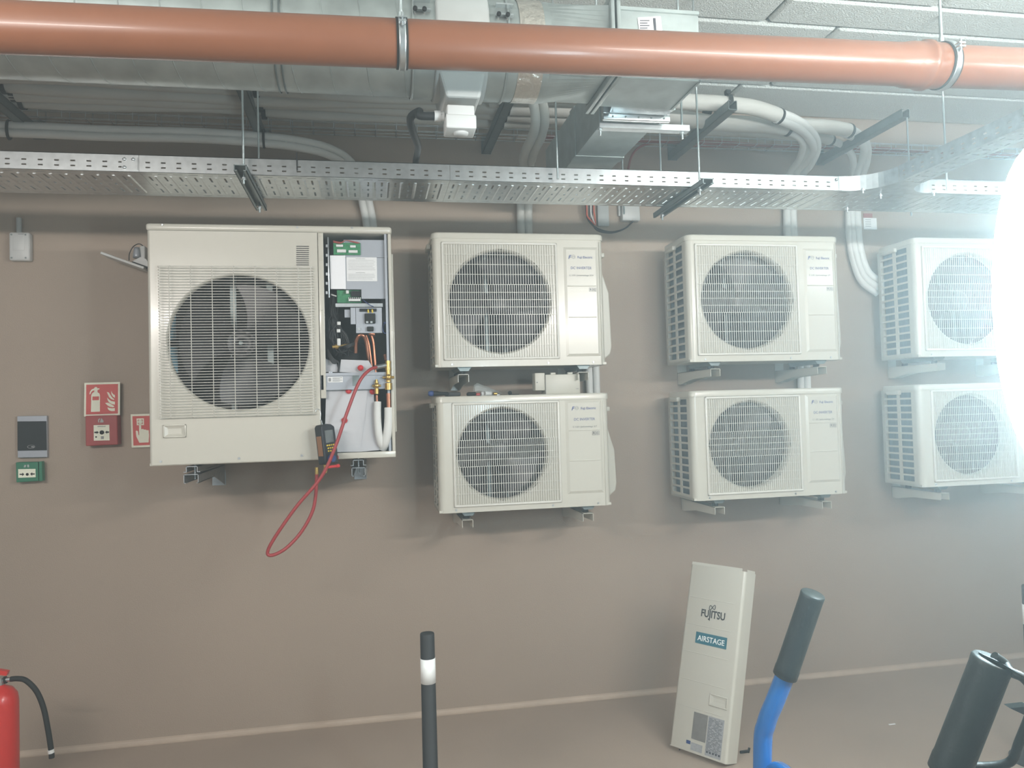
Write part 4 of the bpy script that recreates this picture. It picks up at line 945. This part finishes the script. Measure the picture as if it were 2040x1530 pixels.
a = at(1720, 434, y=-.002); b = at(1747, 457, y=-.002); MB().box((a.x, -.003, b.z), (b.x, -.0005, a.z)).build('card', 'paper', s)
a2 = at(1720, 425, y=-.002); b2 = at(1738, 434, y=-.002); MB().box((a2.x, -.003, b2.z), (b2.x, -.0005, a2.z)).build('red_patch', 'redcab', s)
m_ = MB()
for k in range(4): m_.box((a.x+.01, -.0036, a.z-.012-k*.012), (a.x+.045, -.003, a.z-.009-k*.012))
m_.build('print_lines', 'inkpale', s)

# ------------------------------------------------------------------ things on top of the low unit
ZT = 1.033+.522
s = thing('cover_box', 'cream terminal cover left standing on the low unit beside the pipes', 'cover', (1.92, -.33, ZT))
a = at(1066, 743, y=-.36); b = at(1087, 783, y=-.36); c2 = at(1155, 745, y=-.36)
MB().box((b.x, -.36, ZT), (c2.x, -.27, c2.z), .003).box((a.x, -.355, ZT+.018), (b.x, -.29, a.z), .003).build('shell', 'creamd', s)
m_ = MB(); m_.box((at(1098, 742, y=-.35).x, -.34, c2.z-.001), (at(1108, 742, y=-.35).x, -.32, c2.z+.010), .002).box((at(1132, 742, y=-.35).x, -.34, c2.z-.001), (at(1142, 742, y=-.35).x, -.32, c2.z+.010), .002); m_.build('clip', 'creamd', s)
m_ = MB(); m_.box((c2.x-.020, -.3608, c2.z-.014), (c2.x-.008, -.3598, c2.z-.0125)).box((c2.x-.020, -.3608, ZT+.022), (c2.x-.008, -.3598, ZT+.0235)).box((b.x+.0, -.3608, ZT), (b.x+.0015, -.3598, c2.z)).cyl(at(1070, 762, y=-.3555), at(1070, 762, y=-.354), .003, 8); m_.build('groove', 'ink', s)
s = thing('screwdriver', 'blue and black screwdriver lying on the left end of the low unit', 'tool', (1.40, -.36, ZT))
p = Vector((at(853, 782, y=-.37).x, -.37, ZT+.016)); q = Vector((at(917, 783, y=-.33).x, -.33, ZT+.012)); dd = (q-p)
MB().lathe(p, dd, [(0, 0), (.002, .010), (.014, .0135), (.022, .0125), (.024, 0)], 16).build('blue_end', 'bluekn', s)
MB().lathe(p+dd.normalized()*.022, dd, [(0, .012), (.02, .011), (.05, .008), (.07, .0085), (.078, 0)], 16).build('handle', 'black', s)
MB().box((q.x-.07, -.345, ZT+.002), (q.x, -.315, ZT+.020), .004).build('sheath', 'blackm', s)
s = thing('pocket_knife', 'black and red folded tool lying on the low unit beside the bag', 'tool', (1.52, -.36, ZT))
p = at(930, 783, y=-.37); q = at(945, 783, y=-.37); MB().box((p.x, -.375, ZT), (q.x+.01, -.35, ZT+.018), .007).build('handle', 'black', s)
MB().box((q.x, -.372, ZT+.001), (at(957, 783, y=-.37).x, -.352, ZT+.013), .004).build('red_part', 'hose', s)
s = thing('plastic_bag', 'clear plastic bag of small fittings on top of the low unit', 'bag', (1.6, -.33, ZT))
vs = []; nx, ny = 10, 5; xa, xb = at(945, 780, y=-.34).x, at(1002, 783, y=-.34).x; random.seed(5)
for i in range(nx):
    for j in range(ny):
        t_ = i/(nx-1); vs.append((xa+(xb-xa)*t_, -.37+.02*j, ZT+.004+max(0, (.055*(1-t_)+.006)*math.sin(PI*(j+.5)/ny))*(1 if t_ > .05 else .7)+random.random()*.004))
MB().add(vs, [(i*ny+j, (i+1)*ny+j, (i+1)*ny+j+1, i*ny+j+1) for i in range(nx-1) for j in range(ny-1)]).build('film', 'bag', s)
MB().cyl((xa+.045, -.36, ZT+.011), (xa+.075, -.35, ZT+.011), .011, 12).box((xa+.03, -.35, ZT), (xa+.05, -.33, ZT+.02), .003).build('white_fitting', 'white', s)
MB().cyl((xa+.085, -.365, ZT+.008), (xa+.1, -.362, ZT+.008), .008, 6).build('brass_nut', 'brass', s)
MB().box((xa+.02, -.34, ZT), (xa+.12, -.325, ZT+.006), .002).build('loose_screws', 'galv', s)
p = at(1015, 782, y=-.35); tag(MB().lathe((p.x, -.35, ZT+.010), (0, -1, 0), [(0, 0), (.001, .008), (.01, .010), (.018, .008), (.019, 0)], 14).cyl((p.x, -.36, ZT+.003), (p.x+.045, -.35, ZT+.003), .002, 6).build('rubber_plug', 'black'), 'small round black plug on the low unit between bag and cover', 'plug')

# ------------------------------------------------------------------ wall devices at the left
s = thing('sensor_box', 'pale grey sealed sensor box with a conduit stub, high at the left edge', 'box', at(39, 490, y=-.03))
a = at(17, 462, y=-.04); b = at(59, 519, y=-.04); MB().box((a.x, -.04, b.z), (b.x, 0, a.z), .008).build('housing', 'white', s)
MB().box((a.x+.018, -.0415, b.z+.045), (b.x-.022, -.0395, a.z-.018), .001).build('cover_plate', 'white', s)
for (dx, dz) in ((.012, .012), (.012, -1), (-1, .012), (-1, -1)):
    x_ = a.x+.012 if dx > 0 else b.x-.016; z_ = b.z+.012 if dz > 0 else a.z-.012
    MB().cyl((x_, -.042, z_), (x_, -.039, z_), .004, 8).build('screw', 'strut', s)
p = at(38, 462, y=-.015); MB().cyl((p.x, -.015, a.z-.005), (p.x, -.015, a.z+.07), .011, 12).build('conduit_stub', 'board', s)
MB().box(((a.x+b.x)/2-.004, -.0405, a.z-.010), ((a.x+b.x)/2+.02, -.0398, a.z-.0085)).build('print', 'ink', s)

s = thing('emergency_light', 'thin tilted light panel on a white swivel mount, half hidden behind the opened unit', 'lamp', at(262, 505, y=-.12))
P0 = at(207, 510, y=-.16); P1 = at(292, 540, y=-.16); dv = (P1-P0); ln = dv.length; dv.normalize(); nv_ = Vector((-dv.z, 0, dv.x))
if nv_.z < 0: nv_ = -nv_
m_ = MB(); m_.prism([P0+Vector((0, -.05, 0)), P1+Vector((0, -.05, 0)), P1+Vector((0, -.05, 0))+nv_*.011, P0+Vector((0, -.05, 0))+nv_*.011], (0, .1, 0)); m_.build('panel', 'white', s, bev=.002)
m_ = MB(); q0 = P0+dv*(ln*.66)+nv_*.012; m_.prism([q0-Y*.02, q0+dv*.085-Y*.02, q0+dv*.085-Y*.02+nv_*.007, q0-Y*.02+nv_*.007], (0, .04, 0)); m_.build('seal', 'black', s)
m_ = MB(); q1 = q0+nv_*.007; up2 = nv_*.03
m_.prism([q1-Y*.02, q1+dv*.08-Y*.02, q1+dv*.05+up2-Y*.02, q1+dv*.025+up2-Y*.02], (0, .04, 0)); m_.build('swivel_bracket', 'white', s)
m_ = MB(); q2 = at(273, 512, y=-.16); m_.lathe(q2-Z*.005, (0, 0, 1), [(0, 0), (0, .017), (.012, .017), (.035, .014), (.048, .011), (.05, 0)], 20); m_.build('knob', 'plate', s)
m_ = MB(); m_.tube([at(257, 519, y=-.16), at(258, 505, y=-.16), at(266, 491, y=-.16), at(278, 486, y=-.14), at(290, 494, y=-.12)], .0022, 8, sub=8); m_.build('cable', 'lead', s)
m_ = MB(); m_.box((at(286, 500, y=-.1).x, -.16, at(286, 530, y=-.1).z), (at(296, 500, y=-.1).x, 0, at(286, 495, y=-.1).z), .004); m_.build('wall_arm', 'white', s)

def rect_px(pts, y, mb, th=.001): mb.prism([at(a, b, y=y) for a, b in pts], (0, th, 0)); return mb
def c5(x, y): return 150+x/10.2, 750+y/10.2
s = thing('fire_extinguisher_sign', 'square red sign showing a fire extinguisher and flames', 'sign', at(203, 825, y=-.035))
rect_px([c5(185, 130), c5(908, 110), c5(905, 785), c5(178, 815)], -.036, MB(), .003).build('plate', 'signcream', s)
rect_px([c5(222, 168), c5(868, 152), c5(866, 752), c5(215, 775)], -.0368, MB(), .0008).build('red_field', 'signred', s)
m_ = MB(); Yp = -.0374
rect_px([c5(325, 380), c5(345, 340), c5(380, 315), c5(440, 315), c5(485, 340), c5(502, 380), c5(500, 714), c5(318, 720)], Yp, m_, .0005)
rect_px([c5(385, 320), c5(385, 265), c5(375, 250), c5(400, 215), c5(438, 215), c5(448, 240), c5(492, 240), c5(488, 262), c5(450, 275), c5(452, 320)], Yp, m_, .0005)
rect_px([c5(380, 245), c5(330, 265), c5(298, 310), c5(286, 360), c5(305, 362), c5(322, 320), c5(350, 292), c5(390, 280)], Yp, m_, .0005)
for P in ([(735, 290), (745, 330), (770, 360), (805, 378), (803, 435), (765, 410), (738, 370), (730, 325)], [(640, 315), (680, 325), (715, 380), (750, 430), (790, 462), (785, 478), (735, 462), (690, 425), (665, 370)], [(650, 425), (680, 465), (730, 500), (805, 512), (803, 572), (740, 560), (685, 525), (655, 480)], [(605, 540), (660, 532), (715, 555), (760, 585), (795, 605), (770, 625), (710, 618), (660, 590)], [(655, 625), (700, 642), (750, 648), (803, 640), (803, 700), (745, 705), (690, 690), (662, 660)]):
    rect_px([c5(*q) for q in P], Yp, m_, .0005)
m_.build('pictogram', 'signcream', s)
rect_px([c5(348, 408), c5(482, 405), c5(480, 480), c5(346, 484)], Yp-.0005, MB(), .0004).build('red_band', 'signred', s)

s = thing('fire_alarm_call_point', 'red manual call point box with arrows and round button, under the extinguisher sign', 'alarm button', at(205, 888, y=-.03))
rect_px([c5(200, 800), c5(850, 785), c5(865, 1385), c5(210, 1415)], -.055, MB(), .055).build('housing', 'callred', s, bev=.004)
rect_px([c5(372, 990), c5(690, 982), c5(697, 1298), c5(376, 1305)], -.0565, MB(), .0015).build('press_plate', 'signcream', s)
m_ = MB(); p = at(*c5(540, 1137), y=-.0575); m_.lathe(p, (0, 1, 0), [(-.001, 0), (-.001, .0095), (.001, .0095)], 24)
for pts in ([(388, 1122), (435, 1122), (435, 1105), (478, 1137), (435, 1168), (435, 1152), (388, 1152)], [(684, 1115), (645, 1118), (645, 1100), (602, 1133), (645, 1165), (645, 1148), (684, 1146)], [(405, 1215), (437, 1214), (438, 1244), (406, 1245)]): rect_px([c5(*q) for q in pts], -.0575, m_, .0008)
m_.build('arrows_and_button', 'black', s)
m_ = MB(); rect_px([c5(520, 1215), c5(578, 1213), c5(580, 1270), c5(522, 1272)], -.0573, m_, .0006); rect_px([c5(450, 1010), c5(615, 1008), c5(615, 1022), c5(450, 1026)], -.0573, m_, .0006); m_.build('faint_print', 'inkpale', s)
m_ = MB()
for P in ([(465, 930), (462, 880), (490, 850), (510, 860), (480, 895), (485, 935)], [(500, 935), (510, 890), (535, 845), (555, 880), (575, 900), (570, 935)]): rect_px([c5(*q) for q in P], -.0562, m_, .001)
m_.build('flame_mark', 'board', s)

s = thing('call_point_sign', 'red sign with a hand pressing a button, partly hidden behind the opened unit', 'sign', at(280, 890, y=-.01))
rect_px([c5(1125, 768), c5(1800, 748), c5(1815, 1425), c5(1145, 1447)], -.012, MB(), .003).build('plate', 'signcream', s)
rect_px([c5(1160, 808), c5(1765, 790), c5(1780, 1380), c5(1180, 1405)], -.0128, MB(), .0008).build('red_field', 'signred', s)
m_ = MB(); Yp = -.0134
for P in ([(1245, 855), (1392, 850), (1396, 988), (1250, 992)],): rect_px([c5(*q) for q in P], Yp, m_, .0005)
rect_px([c5(*q) for q in [(1295, 970), (1335, 968), (1340, 1070), (1385, 1065), (1395, 1080), (1430, 1078), (1445, 1092), (1490, 1090), (1500, 1200), (1490, 1340), (1300, 1348), (1240, 1220), (1228, 1110), (1250, 1098), (1275, 1115), (1285, 1190), (1298, 1200)]], Yp, m_, .0005)
m_.build('pictogram', 'signcream', s)
m_ = MB(); rect_px([c5(*q) for q in [(1268, 878), (1370, 874), (1373, 966), (1272, 970)]], Yp-.0004, m_, .0004); m_.build('red_square', 'signred', s)
p = at(*c5(1320, 922), y=Yp-.001); MB().lathe(p, (0, 1, 0), [(-.0004, 0), (-.0004, .0105), (.0004, .0105)], 24).build('button_symbol', 'signcream', s)

s = thing('card_reader', 'black glass access reader with silver top and bottom strips', 'reader', at(63, 912, y=-.02))
rect_px([(34, 829), (93, 828), (94, 911), (35, 912)], -.02, MB(), .02).build('frame', 'plate', s, bev=.002)
rect_px([(34.5, 839.5), (92, 839), (93, 897), (35, 898)], -.0225, MB(), .0025).build('glass_face', 'glass', s)
m_ = MB(); p = at(62, 890, y=-.0235); m_.lathe(p, (0, 1, 0), [(0, .016), (0, .0135)], 20); m_.v = [Vector((q.x, q.y, p.z+(q.z-p.z)*.5)) for q in m_.v]; m_.sheet([p+Vector((.0, 0, -.003)), p+Vector((.014, 0, -.004)), p+Vector((.01, 0, .002)), p+Vector((0, 0, .002))]); m_.build('reader_symbol', 'inkpale', s)

def c3(x, y): return x*320/844, 420+y*580/1530
s = thing('emergency_door_release', 'green break-glass box with black arrows below the card reader', 'alarm button', at(57, 960, y=-.03))
rect_px([c3(82, 1322), c3(200, 1320), c3(203, 1420), c3(85, 1428)], -.045, MB(), .045).build('housing', 'green', s, bev=.003)
rect_px([c3(203, 1318), c3(219, 1316), c3(223, 1420), c3(205, 1422)], -.05, MB(), .03).build('side_cover', 'green', s, bev=.002)
rect_px([c3(95, 1358), c3(186, 1356), c3(187, 1400), c3(96, 1403)], -.0465, MB(), .0015).build('press_plate', 'signcream', s)
m_ = MB()
for P in ([(103, 1382), (117, 1382), (117, 1376), (127, 1385), (117, 1394), (117, 1388), (103, 1388)], [(182, 1380), (169, 1380), (169, 1374), (158, 1383), (169, 1392), (169, 1386), (182, 1386)]): rect_px([c3(*q) for q in P], -.0475, m_, .001)
p = at(*c3(143, 1385), y=-.0475); m_.lathe(p, (0, 1, 0), [(0, 0), (0, .006), (.001, .006)], 16); m_.build('arrows_and_button', 'black', s)
m_ = MB(); rect_px([c3(128, 1336), c3(138, 1336), c3(134, 1348), c3(124, 1348)], -.0457, m_, .001); rect_px([c3(143, 1334), c3(152, 1334), c3(153, 1348), c3(144, 1348)], -.0457, m_, .001); m_.build('door_mark', 'board', s)

# ------------------------------------------------------------------ fire extinguisher
ey = -.55; ex = at(-2, 1400, y=ey).x
s = thing('fire_extinguisher', 'red fire extinguisher with a black hose, cut by the left edge', 'fire extinguisher', (ex, ey, 0))
zt = at(10, 1368, y=ey).z; er = at(36, 1420, y=ey).x-ex
MB().lathe((ex, ey, 0), (0, 0, 1), [(.0, 0), (.0, er*.9), (.012, er), (zt-.06, er), (zt-.03, er*.93), (zt-.008, er*.7), (zt+.004, er*.34), (zt+.012, .017)], 40).build('cylinder', 'red', s)
hzv = at(5, 1356, y=ey).z
MB().cyl((ex, ey, zt-.0), (ex, ey, hzv+.012), .019, 16).cyl((ex, ey-.0, hzv), at(9, 1355, y=ey), .011, 12).build('valve', 'galvb', s)
MB().cyl(at(9, 1355, y=ey), at(12.5, 1354, y=ey), .014, 12).build('hose_nut', 'rubber', s)
MB().cyl(at(12.5, 1354, y=ey), at(22, 1353, y=ey), .009, 12).build('ferrule', 'galvb', s)
MB().prism([(ex-.02, ey-.01, hzv+.03), (ex+.03, ey-.01, hzv+.02), (ex+.035, ey-.01, hzv+.035), (ex-.02, ey-.01, hzv+.05)], (0, .02, 0)).build('lever', 'red', s)
m_ = MB(); m_.tube([at(21, 1353, y=ey), at(36, 1352, y=ey), at(52, 1356, y=ey), at(72, 1376, y=ey), at(86, 1408, y=ey), at(95, 1450, y=ey), at(102, 1495, y=ey+.0), at(103, 1510, y=ey)], .010, 14, sub=8); m_.build('hose', 'rubber', s)
MB().cyl(at(101, 1493, y=ey), at(102, 1500, y=ey), .0115, 14).build('nozzle_band', 'tape', s)

# ------------------------------------------------------------------ marker posts
def post(lbl, px, py, d, wpx, b0, b1):
    p = at(px, py, d=d); r = wpx/F_PX*d/2; s = thing('marker_post', lbl, 'post', (p.x, p.y, 0), 'black marker posts with white bands')
    H0 = p.z; zA = at(px, b0, y=p.y).z+.004; zB = at(px, b1, y=p.y).z+.004
    MB().lathe((p.x, p.y, 0), (0, 0, 1), [(0, 0), (0, .10), (.012, .10), (.03, .05), (.045, r*1.08), (H0-.004, r), (H0, r*.93), (H0-.001, r*.75), (H0-.003, 0)], 36).build('shaft', 'blackm', s)
    MB().lathe((p.x, p.y, 0), (0, 0, 1), [(zB, r*1.0), (zB, r*1.06), (zA, r*1.05), (zA, r)], 36).build('white_band', 'band', s)
post('black marker post with one white reflective band in front of the wall', 851, 1261, 2.65, 28.5, 1313, 1362)
post('black marker post with a white band at the right edge of the picture', 2050, 1166, 3.15, 26, 1206, 1246)

# ------------------------------------------------------------------ service panel standing on the floor
A = at(1334, 1495, z=0); Bp = at(1447, 1535, z=0); ab_ = (Bp-A); PW = ab_.length; ab_.normalize(); back = Vector((-ab_.y, ab_.x, 0))
th_ = math.radians(16.25); upv = Z*math.cos(th_)+back*math.sin(th_); PH = .772
s = thing('service_cover_panel', 'tall cream cover panel with maker lettering and a teal label, standing on the floor', 'panel', A)
nrm = ab_.cross(upv)     # points away from the viewer side? make it the inward normal
inn = back*math.cos(th_)-Z*math.sin(th_)
R3 = Matrix((ab_, inn, upv)).transposed().to_4x4(); s.matrix_world = Matrix.Translation(A+Vector((0, 0, .024))) @ R3
m_ = MB(); rc = .012
prof = [(0, .012), (.003, .003), (.010, 0), (PW-rc, 0)]+[(PW-rc+rc*math.sin(a*PI/2/5), rc-rc*math.cos(a*PI/2/5)) for a in range(1, 6)]+[(PW, .085)]
n = len(prof); inner = [(x if i < 1 else x-(.002 if i > 3 else 0), y+.002) for i, (x, y) in enumerate(prof)]
m_.add([(x, y, 0) for x, y in prof]+[(x, y, PH) for x, y in prof], [(i, i+1, n+i+1, n+i) for i in range(n-1)], True)
m_.add([(x, y, 0) for x, y in inner]+[(x, y, PH) for x, y in inner], [(i, i+1, n+i+1, n+i) for i in range(n-1)], True)
m_.box((.004, .003, PH), (PW-.02, .006, PH+.012)); m_.box((PW-.003, .014, PH), (PW-.001, .08, PH+.010)); m_.box((.0, .002, -.001), (PW-.004, .018, .002))
m_.build('sheet_metal', 'cream', s, local=True)
def pp(px, py):    # point on the panel's face, in its own frame
    v = FWD+RIGHT*((px-1020)/F_PX)-UP*((py-765)/F_PX); o = s.matrix_world.translation; t_ = (o-CAM).dot(inn)/v.dot(inn); q = CAM+v*t_-o
    return Vector((q.dot(ab_), 0, q.dot(upv)))
def cc(x, y): return pp(1280+x/3.557, 1100+y/3.557)
m_ = MB()
for (ya, yb) in ((315, 365), (505, 565), (700, 765), (895, 970), (1085, 1165)):
    a, b = cc(345-(ya-315)*.09, ya), cc(655-(ya-315)*.09, yb); MB().box((.012, -.0012, (a.z+b.z)/2-.0015), (PW-.04, .0, (a.z+b.z)/2+.0015), .001).build('pressed_line', 'cream', s, local=True)
a, b = cc(415, 455), cc(583, 488); c_ = cc(420, 400); wt = b.x-a.x
m_ = MB(); m_.text('FUJITSU', ((a.x+b.x)/2, -.0012, a.z+.002), X, Z, width=wt, height=(c_.z-a.z)*.95, bold=.022)
zc = c_.z+.010; xc_ = a.x+wt*.44; P = []
for k in range(33):
    t_ = 2*PI*k/32; P.append((xc_+.0145*math.sin(t_), -.0012, zc+.003+.0095*math.sin(2*t_)+.003*math.sin(t_)))
m_.tube(P, .0014, 6, False); m_.box((xc_-.009, -.0016, a.z-.012), (xc_-.0065, -.001, a.z+.004)); m_.build('maker_lettering', 'blackm', s, local=True)
a, b, c_ = cc(373, 645), cc(590, 685), cc(378, 565)
m_ = MB(); zl_, zh_ = (a.z+b.z)/2, (a.z+b.z)/2+(c_.z-a.z); m_.box((a.x, -.0014, zl_), (b.x+.002, -.0002, zh_)); tl = m_.build('teal_label', 'teal', s, local=True)
MB().text('AIRSTAGE', ((a.x+b.x)/2+.001, -.0016, zl_+(zh_-zl_)*.27), X, Z, width=(b.x-a.x)*.88, height=(zh_-zl_)*.48, bold=.012).build('label_lettering', 'band', s, local=True)
a, b = cc(480, 1000), cc(600, 1115); x0, x1, z0, z1 = a.x, b.x, cc(480, 1080).z-.004, a.z; m_ = MB(); bw = .005
m_.box((x0, -.004, z0), (x0+bw, 0, z1), .002); m_.box((x1-bw, -.004, z0), (x1, 0, z1), .002); m_.box((x0, -.004, z0), (x1, 0, z0+bw), .002); m_.box((x0, -.004, z1-bw), (x1, 0, z1), .002)
m_.add([(x0+bw, -.003, z0+bw), (x1-bw, -.003, z0+bw), (x1-bw, -.003, z1-bw), (x0+bw, -.003, z1-bw), (x0+.02, -.0008, z0+.02), (x1-.012, -.0008, z0+.02), (x1-.012, -.0008, z1-.014), (x0+.02, -.0008, z1-.014)], [(0, 1, 5, 4), (1, 2, 6, 5), (2, 3, 7, 6), (3, 0, 4, 7), (4, 5, 6, 7)])
m_.build('grip', 'cream', s, local=True)
a, b = cc(370, 1130), cc(445, 1350); c_ = cc(348, 1320); MB().box((a.x-.002, -.001, c_.z), (cc(465, 1160).x, -.0002, a.z-.0)).build('wiring_label', 'labeld', s, local=True)
x0 = cc(470, 1160).x; x1 = cc(583, 1185).x; zt_ = cc(470, 1160).z; zb_ = cc(450, 1440).z
MB().box((x0, -.001, zb_), (x1, -.0002, zt_)).build('rating_label', 'labelg', s, local=True)
m_ = MB(); random.seed(9)
for k in range(26):
    zz = zt_-.008-(zt_-zb_-.02)*k/26; xx = x0+.004
    while xx < x1-.012:
        wv = .006+random.random()*.02; m_.box((xx, -.0014, zz-.0009), (min(xx+wv, x1-.003), -.001, zz+.0009)); xx += wv+.004+random.random()*.01
for k in range(5): m_.box((x0+.006+k*.014, -.0014, zb_+.01), (x0+.014+k*.014, -.001, zb_+.018))
m_.build('label_print', 'ink', s, local=True)
a = cc(345, 1345); b = cc(420, 1420); MB().box((a.x, -.001, cc(342, 1400).z), (b.x, -.0002, a.z)).build('energy_label', 'labelg', s, local=True)
a = cc(312, 1328); b = cc(338, 1362); MB().box((a.x, -.001, b.z), (b.x, -.0002, a.z)).build('blue_mark', 'bluekn', s, local=True)
a = cc(262, 1400); MB().cyl((a.x, -.001, a.z), (a.x, .001, a.z), .003, 8).build('screw_hole', 'black', s, local=True)
# small black clamp handle just behind the panel
p = at(1487, 1497, z=.006); tag(MB().box(p+Vector((-.03, -.004, -.006)), p+Vector((.012, .004, .006)), .003).cyl(p+Vector((.008, 0, -.006)), p+Vector((.014, 0, .014)), .005, 8).build('floor_clip', 'black'), 'small dark clip on the floor at the foot of the cover panel', 'clip')
# paper scraps on the floor
p = at(1777, 1443, z=.001); tag(MB().box((p.x-.016, p.y-.004, 0), (p.x+.016, p.y+.004, .003), .001).build('paper_scrap', 'paper'), 'tiny white scrap on the floor in front of the right marker post', 'scrap')

# ------------------------------------------------------------------ sack truck
K = thing('hand_truck', 'blue tubular hand truck with black rubber grips in front of the cover panel', 'hand truck', (at(1518, 1530, d=1.33).x, -2.75, 0))
tipL, botL = at(1620, 1182, d=1.30), at(1566, 1340, d=1.33); tipR, botR = at(1978, 1314, d=.80), at(1893, 1530, d=.82)
kn = at(1527, 1440, d=1.345); lowL = at(1519, 1500, d=1.35); footL = Vector((lowL.x-.02, lowL.y, .10))
knR = botR+(kn-botL)*1.0; lowR = botR+(lowL-botL); footR = Vector((lowR.x-.02, lowR.y, .10))
rL = 26/F_PX*1.33/2*1.22
for tip, bot, k_, lw, ft in ((tipL, botL, kn, lowL, footL), (tipR, botR, knR, lowR, footR)):
    dv = (bot-tip).normalized()
    MB().tube([tip+dv*.02, bot, bot+(k_-bot)*.55, k_, lw, lw+(ft-lw)*.3, ft], .0162, 20, sub=6).build('frame_rail', 'blue', K)
    g_ = MB(); L = (bot-tip).length
    g_.lathe(tip, dv, [(0, .0), (0, .0185), (.002, .0200), (.006, .0200), (.012, .0196), (L-.012, .0200), (L-.008, .0206), (L+.006, .0206), (L+.008, .0165)], 28); g_.build('grip', 'grip', K)
m_ = MB(); mid = (lowL+lowR)/2+Z*.085
m_.tube([lowL-Z*.09, lowL-Z*.045-Y*.02, lowL-Z*.008-Y*.055+X*.004, (lowL+lowR)/2-Z*.01, lowR-Z*.008+Y*.055, lowR-Z*.045+Y*.02, lowR-Z*.09], .0155, 18, sub=8); m_.build('cross_arch', 'blue', K)
m_ = MB(); m_.tube([footL+Z*.05, footR+Z*.05], .0155, 16); m_.tube([footL+Z*.35, footR+Z*.35], .0125, 16); m_.build('cross_bar', 'blue', K)
m_ = MB(); m_.box((footL.x-.01, footR.y-.03, .004), (footL.x+.22, footL.y+.03, .010), .002); m_.box((footL.x-.012, footR.y-.03, .004), (footL.x-.006, footL.y+.03, .12)); m_.build('toe_plate', 'strut', K)
for q in (footL+Y*.05, footR-Y*.05):
    MB().lathe((q.x-.10, q.y-.02, .11), (0, 1, 0), [(0, 0), (0, .11), (.008, .118), (.032, .118), (.04, .11), (.04, 0)], 28).build('wheel', 'rubber', K)
MB().cyl((footL.x-.10, footL.y+.07, .11), (footL.x-.10, footR.y-.07, .11), .008, 10).prism([(footL.x-.1, footL.y, .10), (footL.x, footL.y, .10), (footL.x, footL.y, .2)], (0, .006, 0)).prism([(footL.x-.1, footR.y, .10), (footL.x, footR.y, .10), (footL.x, footR.y, .2)], (0, .006, 0)).build('axle', 'strut', K)
# guard of the near grip
m_ = MB(); m_.tube([tipR-dv*.004, tipR+RIGHT*.012-UP*.004, at(2012, 1338, d=.79), at(2040, 1352, d=.78), at(2062, 1385, d=.78), at(2052, 1425, d=.79), at(2030, 1480, d=.80), at(2018, 1512, d=.81), at(1995, 1524, d=.815), at(1950, 1527, d=.82), at(1905, 1522, d=.82)], .0048, 10, sub=6)
m_.build('hand_guard', 'grip', K)
gpz = [at(1958, 1304, d=.80), at(1990, 1318, d=.785), at(2042, 1350, d=.77), at(2018, 1344, d=.80), at(2000, 1346, d=.81), at(1962, 1320, d=.81)]
m_ = MB(); m_.prism(gpz, (.0, .006, .001)); m_.build('guard_plate', 'grip', K)
m_ = MB(); m_.prism([at(2012, 1411, d=.9), at(2050, 1407, d=.88), at(2052, 1428, d=.88), at(2040, 1424, d=.89)], FWD*.012); m_.build('latch', 'grip', K)

# ------------------------------------------------------------------ glowing capsule added to imitate lens glare at the right edge
pc = at(2116, 610, d=1.0); rl_, hl_ = .077, .225
s = thing('glare_capsule', 'glowing white capsule added to imitate lens glare at the right edge', 'lamp', pc-Z*hl_)
prof = [(-hl_*math.cos(a*PI/20), max(.0001, rl_*math.sin(a*PI/20)**.75)) for a in range(21)]
MB().lathe(pc, (0, 0, 1), prof, 40).build('glare_body', 'lamp', s)
MB().cyl(pc+Z*(hl_-.012), pc+Z*(hl_+.05), .026, 20).build('cap', 'black', s)
MB().cyl(pc+Z*(hl_+.04), Vector((pc.x, pc.y, CZ)), .004, 8).build('cord', 'black', s)  # cap and cord invented along with the glare capsule

# ------------------------------------------------------------------ thin scatter volume added to imitate the veil of lens glare
if GLARE_DENSITY:
    hm = bpy.data.materials.new('thin haze'); hm.use_nodes = True; nt = hm.node_tree; nt.nodes.remove(nt.nodes['Principled BSDF'])
    vs_ = nt.nodes.new('ShaderNodeVolumeScatter'); vs_.inputs['Density'].default_value = GLARE_DENSITY; vs_.inputs['Color'].default_value = (.90, .99, 1, 1); vs_.inputs['Anisotropy'].default_value = .5
    nt.links.new(vs_.outputs[0], nt.nodes['Material Output'].inputs['Volume']); M['glare_volume'] = hm
    hb = MB().box((-3.9, -7.9, -.05), (8.9, .1, CZ+.1)).build('glare_volume', 'glare_volume', loc=(0, 0, 0)); hb['kind'] = 'stuff'; hb['label'] = 'thin pale volume added to imitate lens glare'; hb['category'] = 'glare_volume'
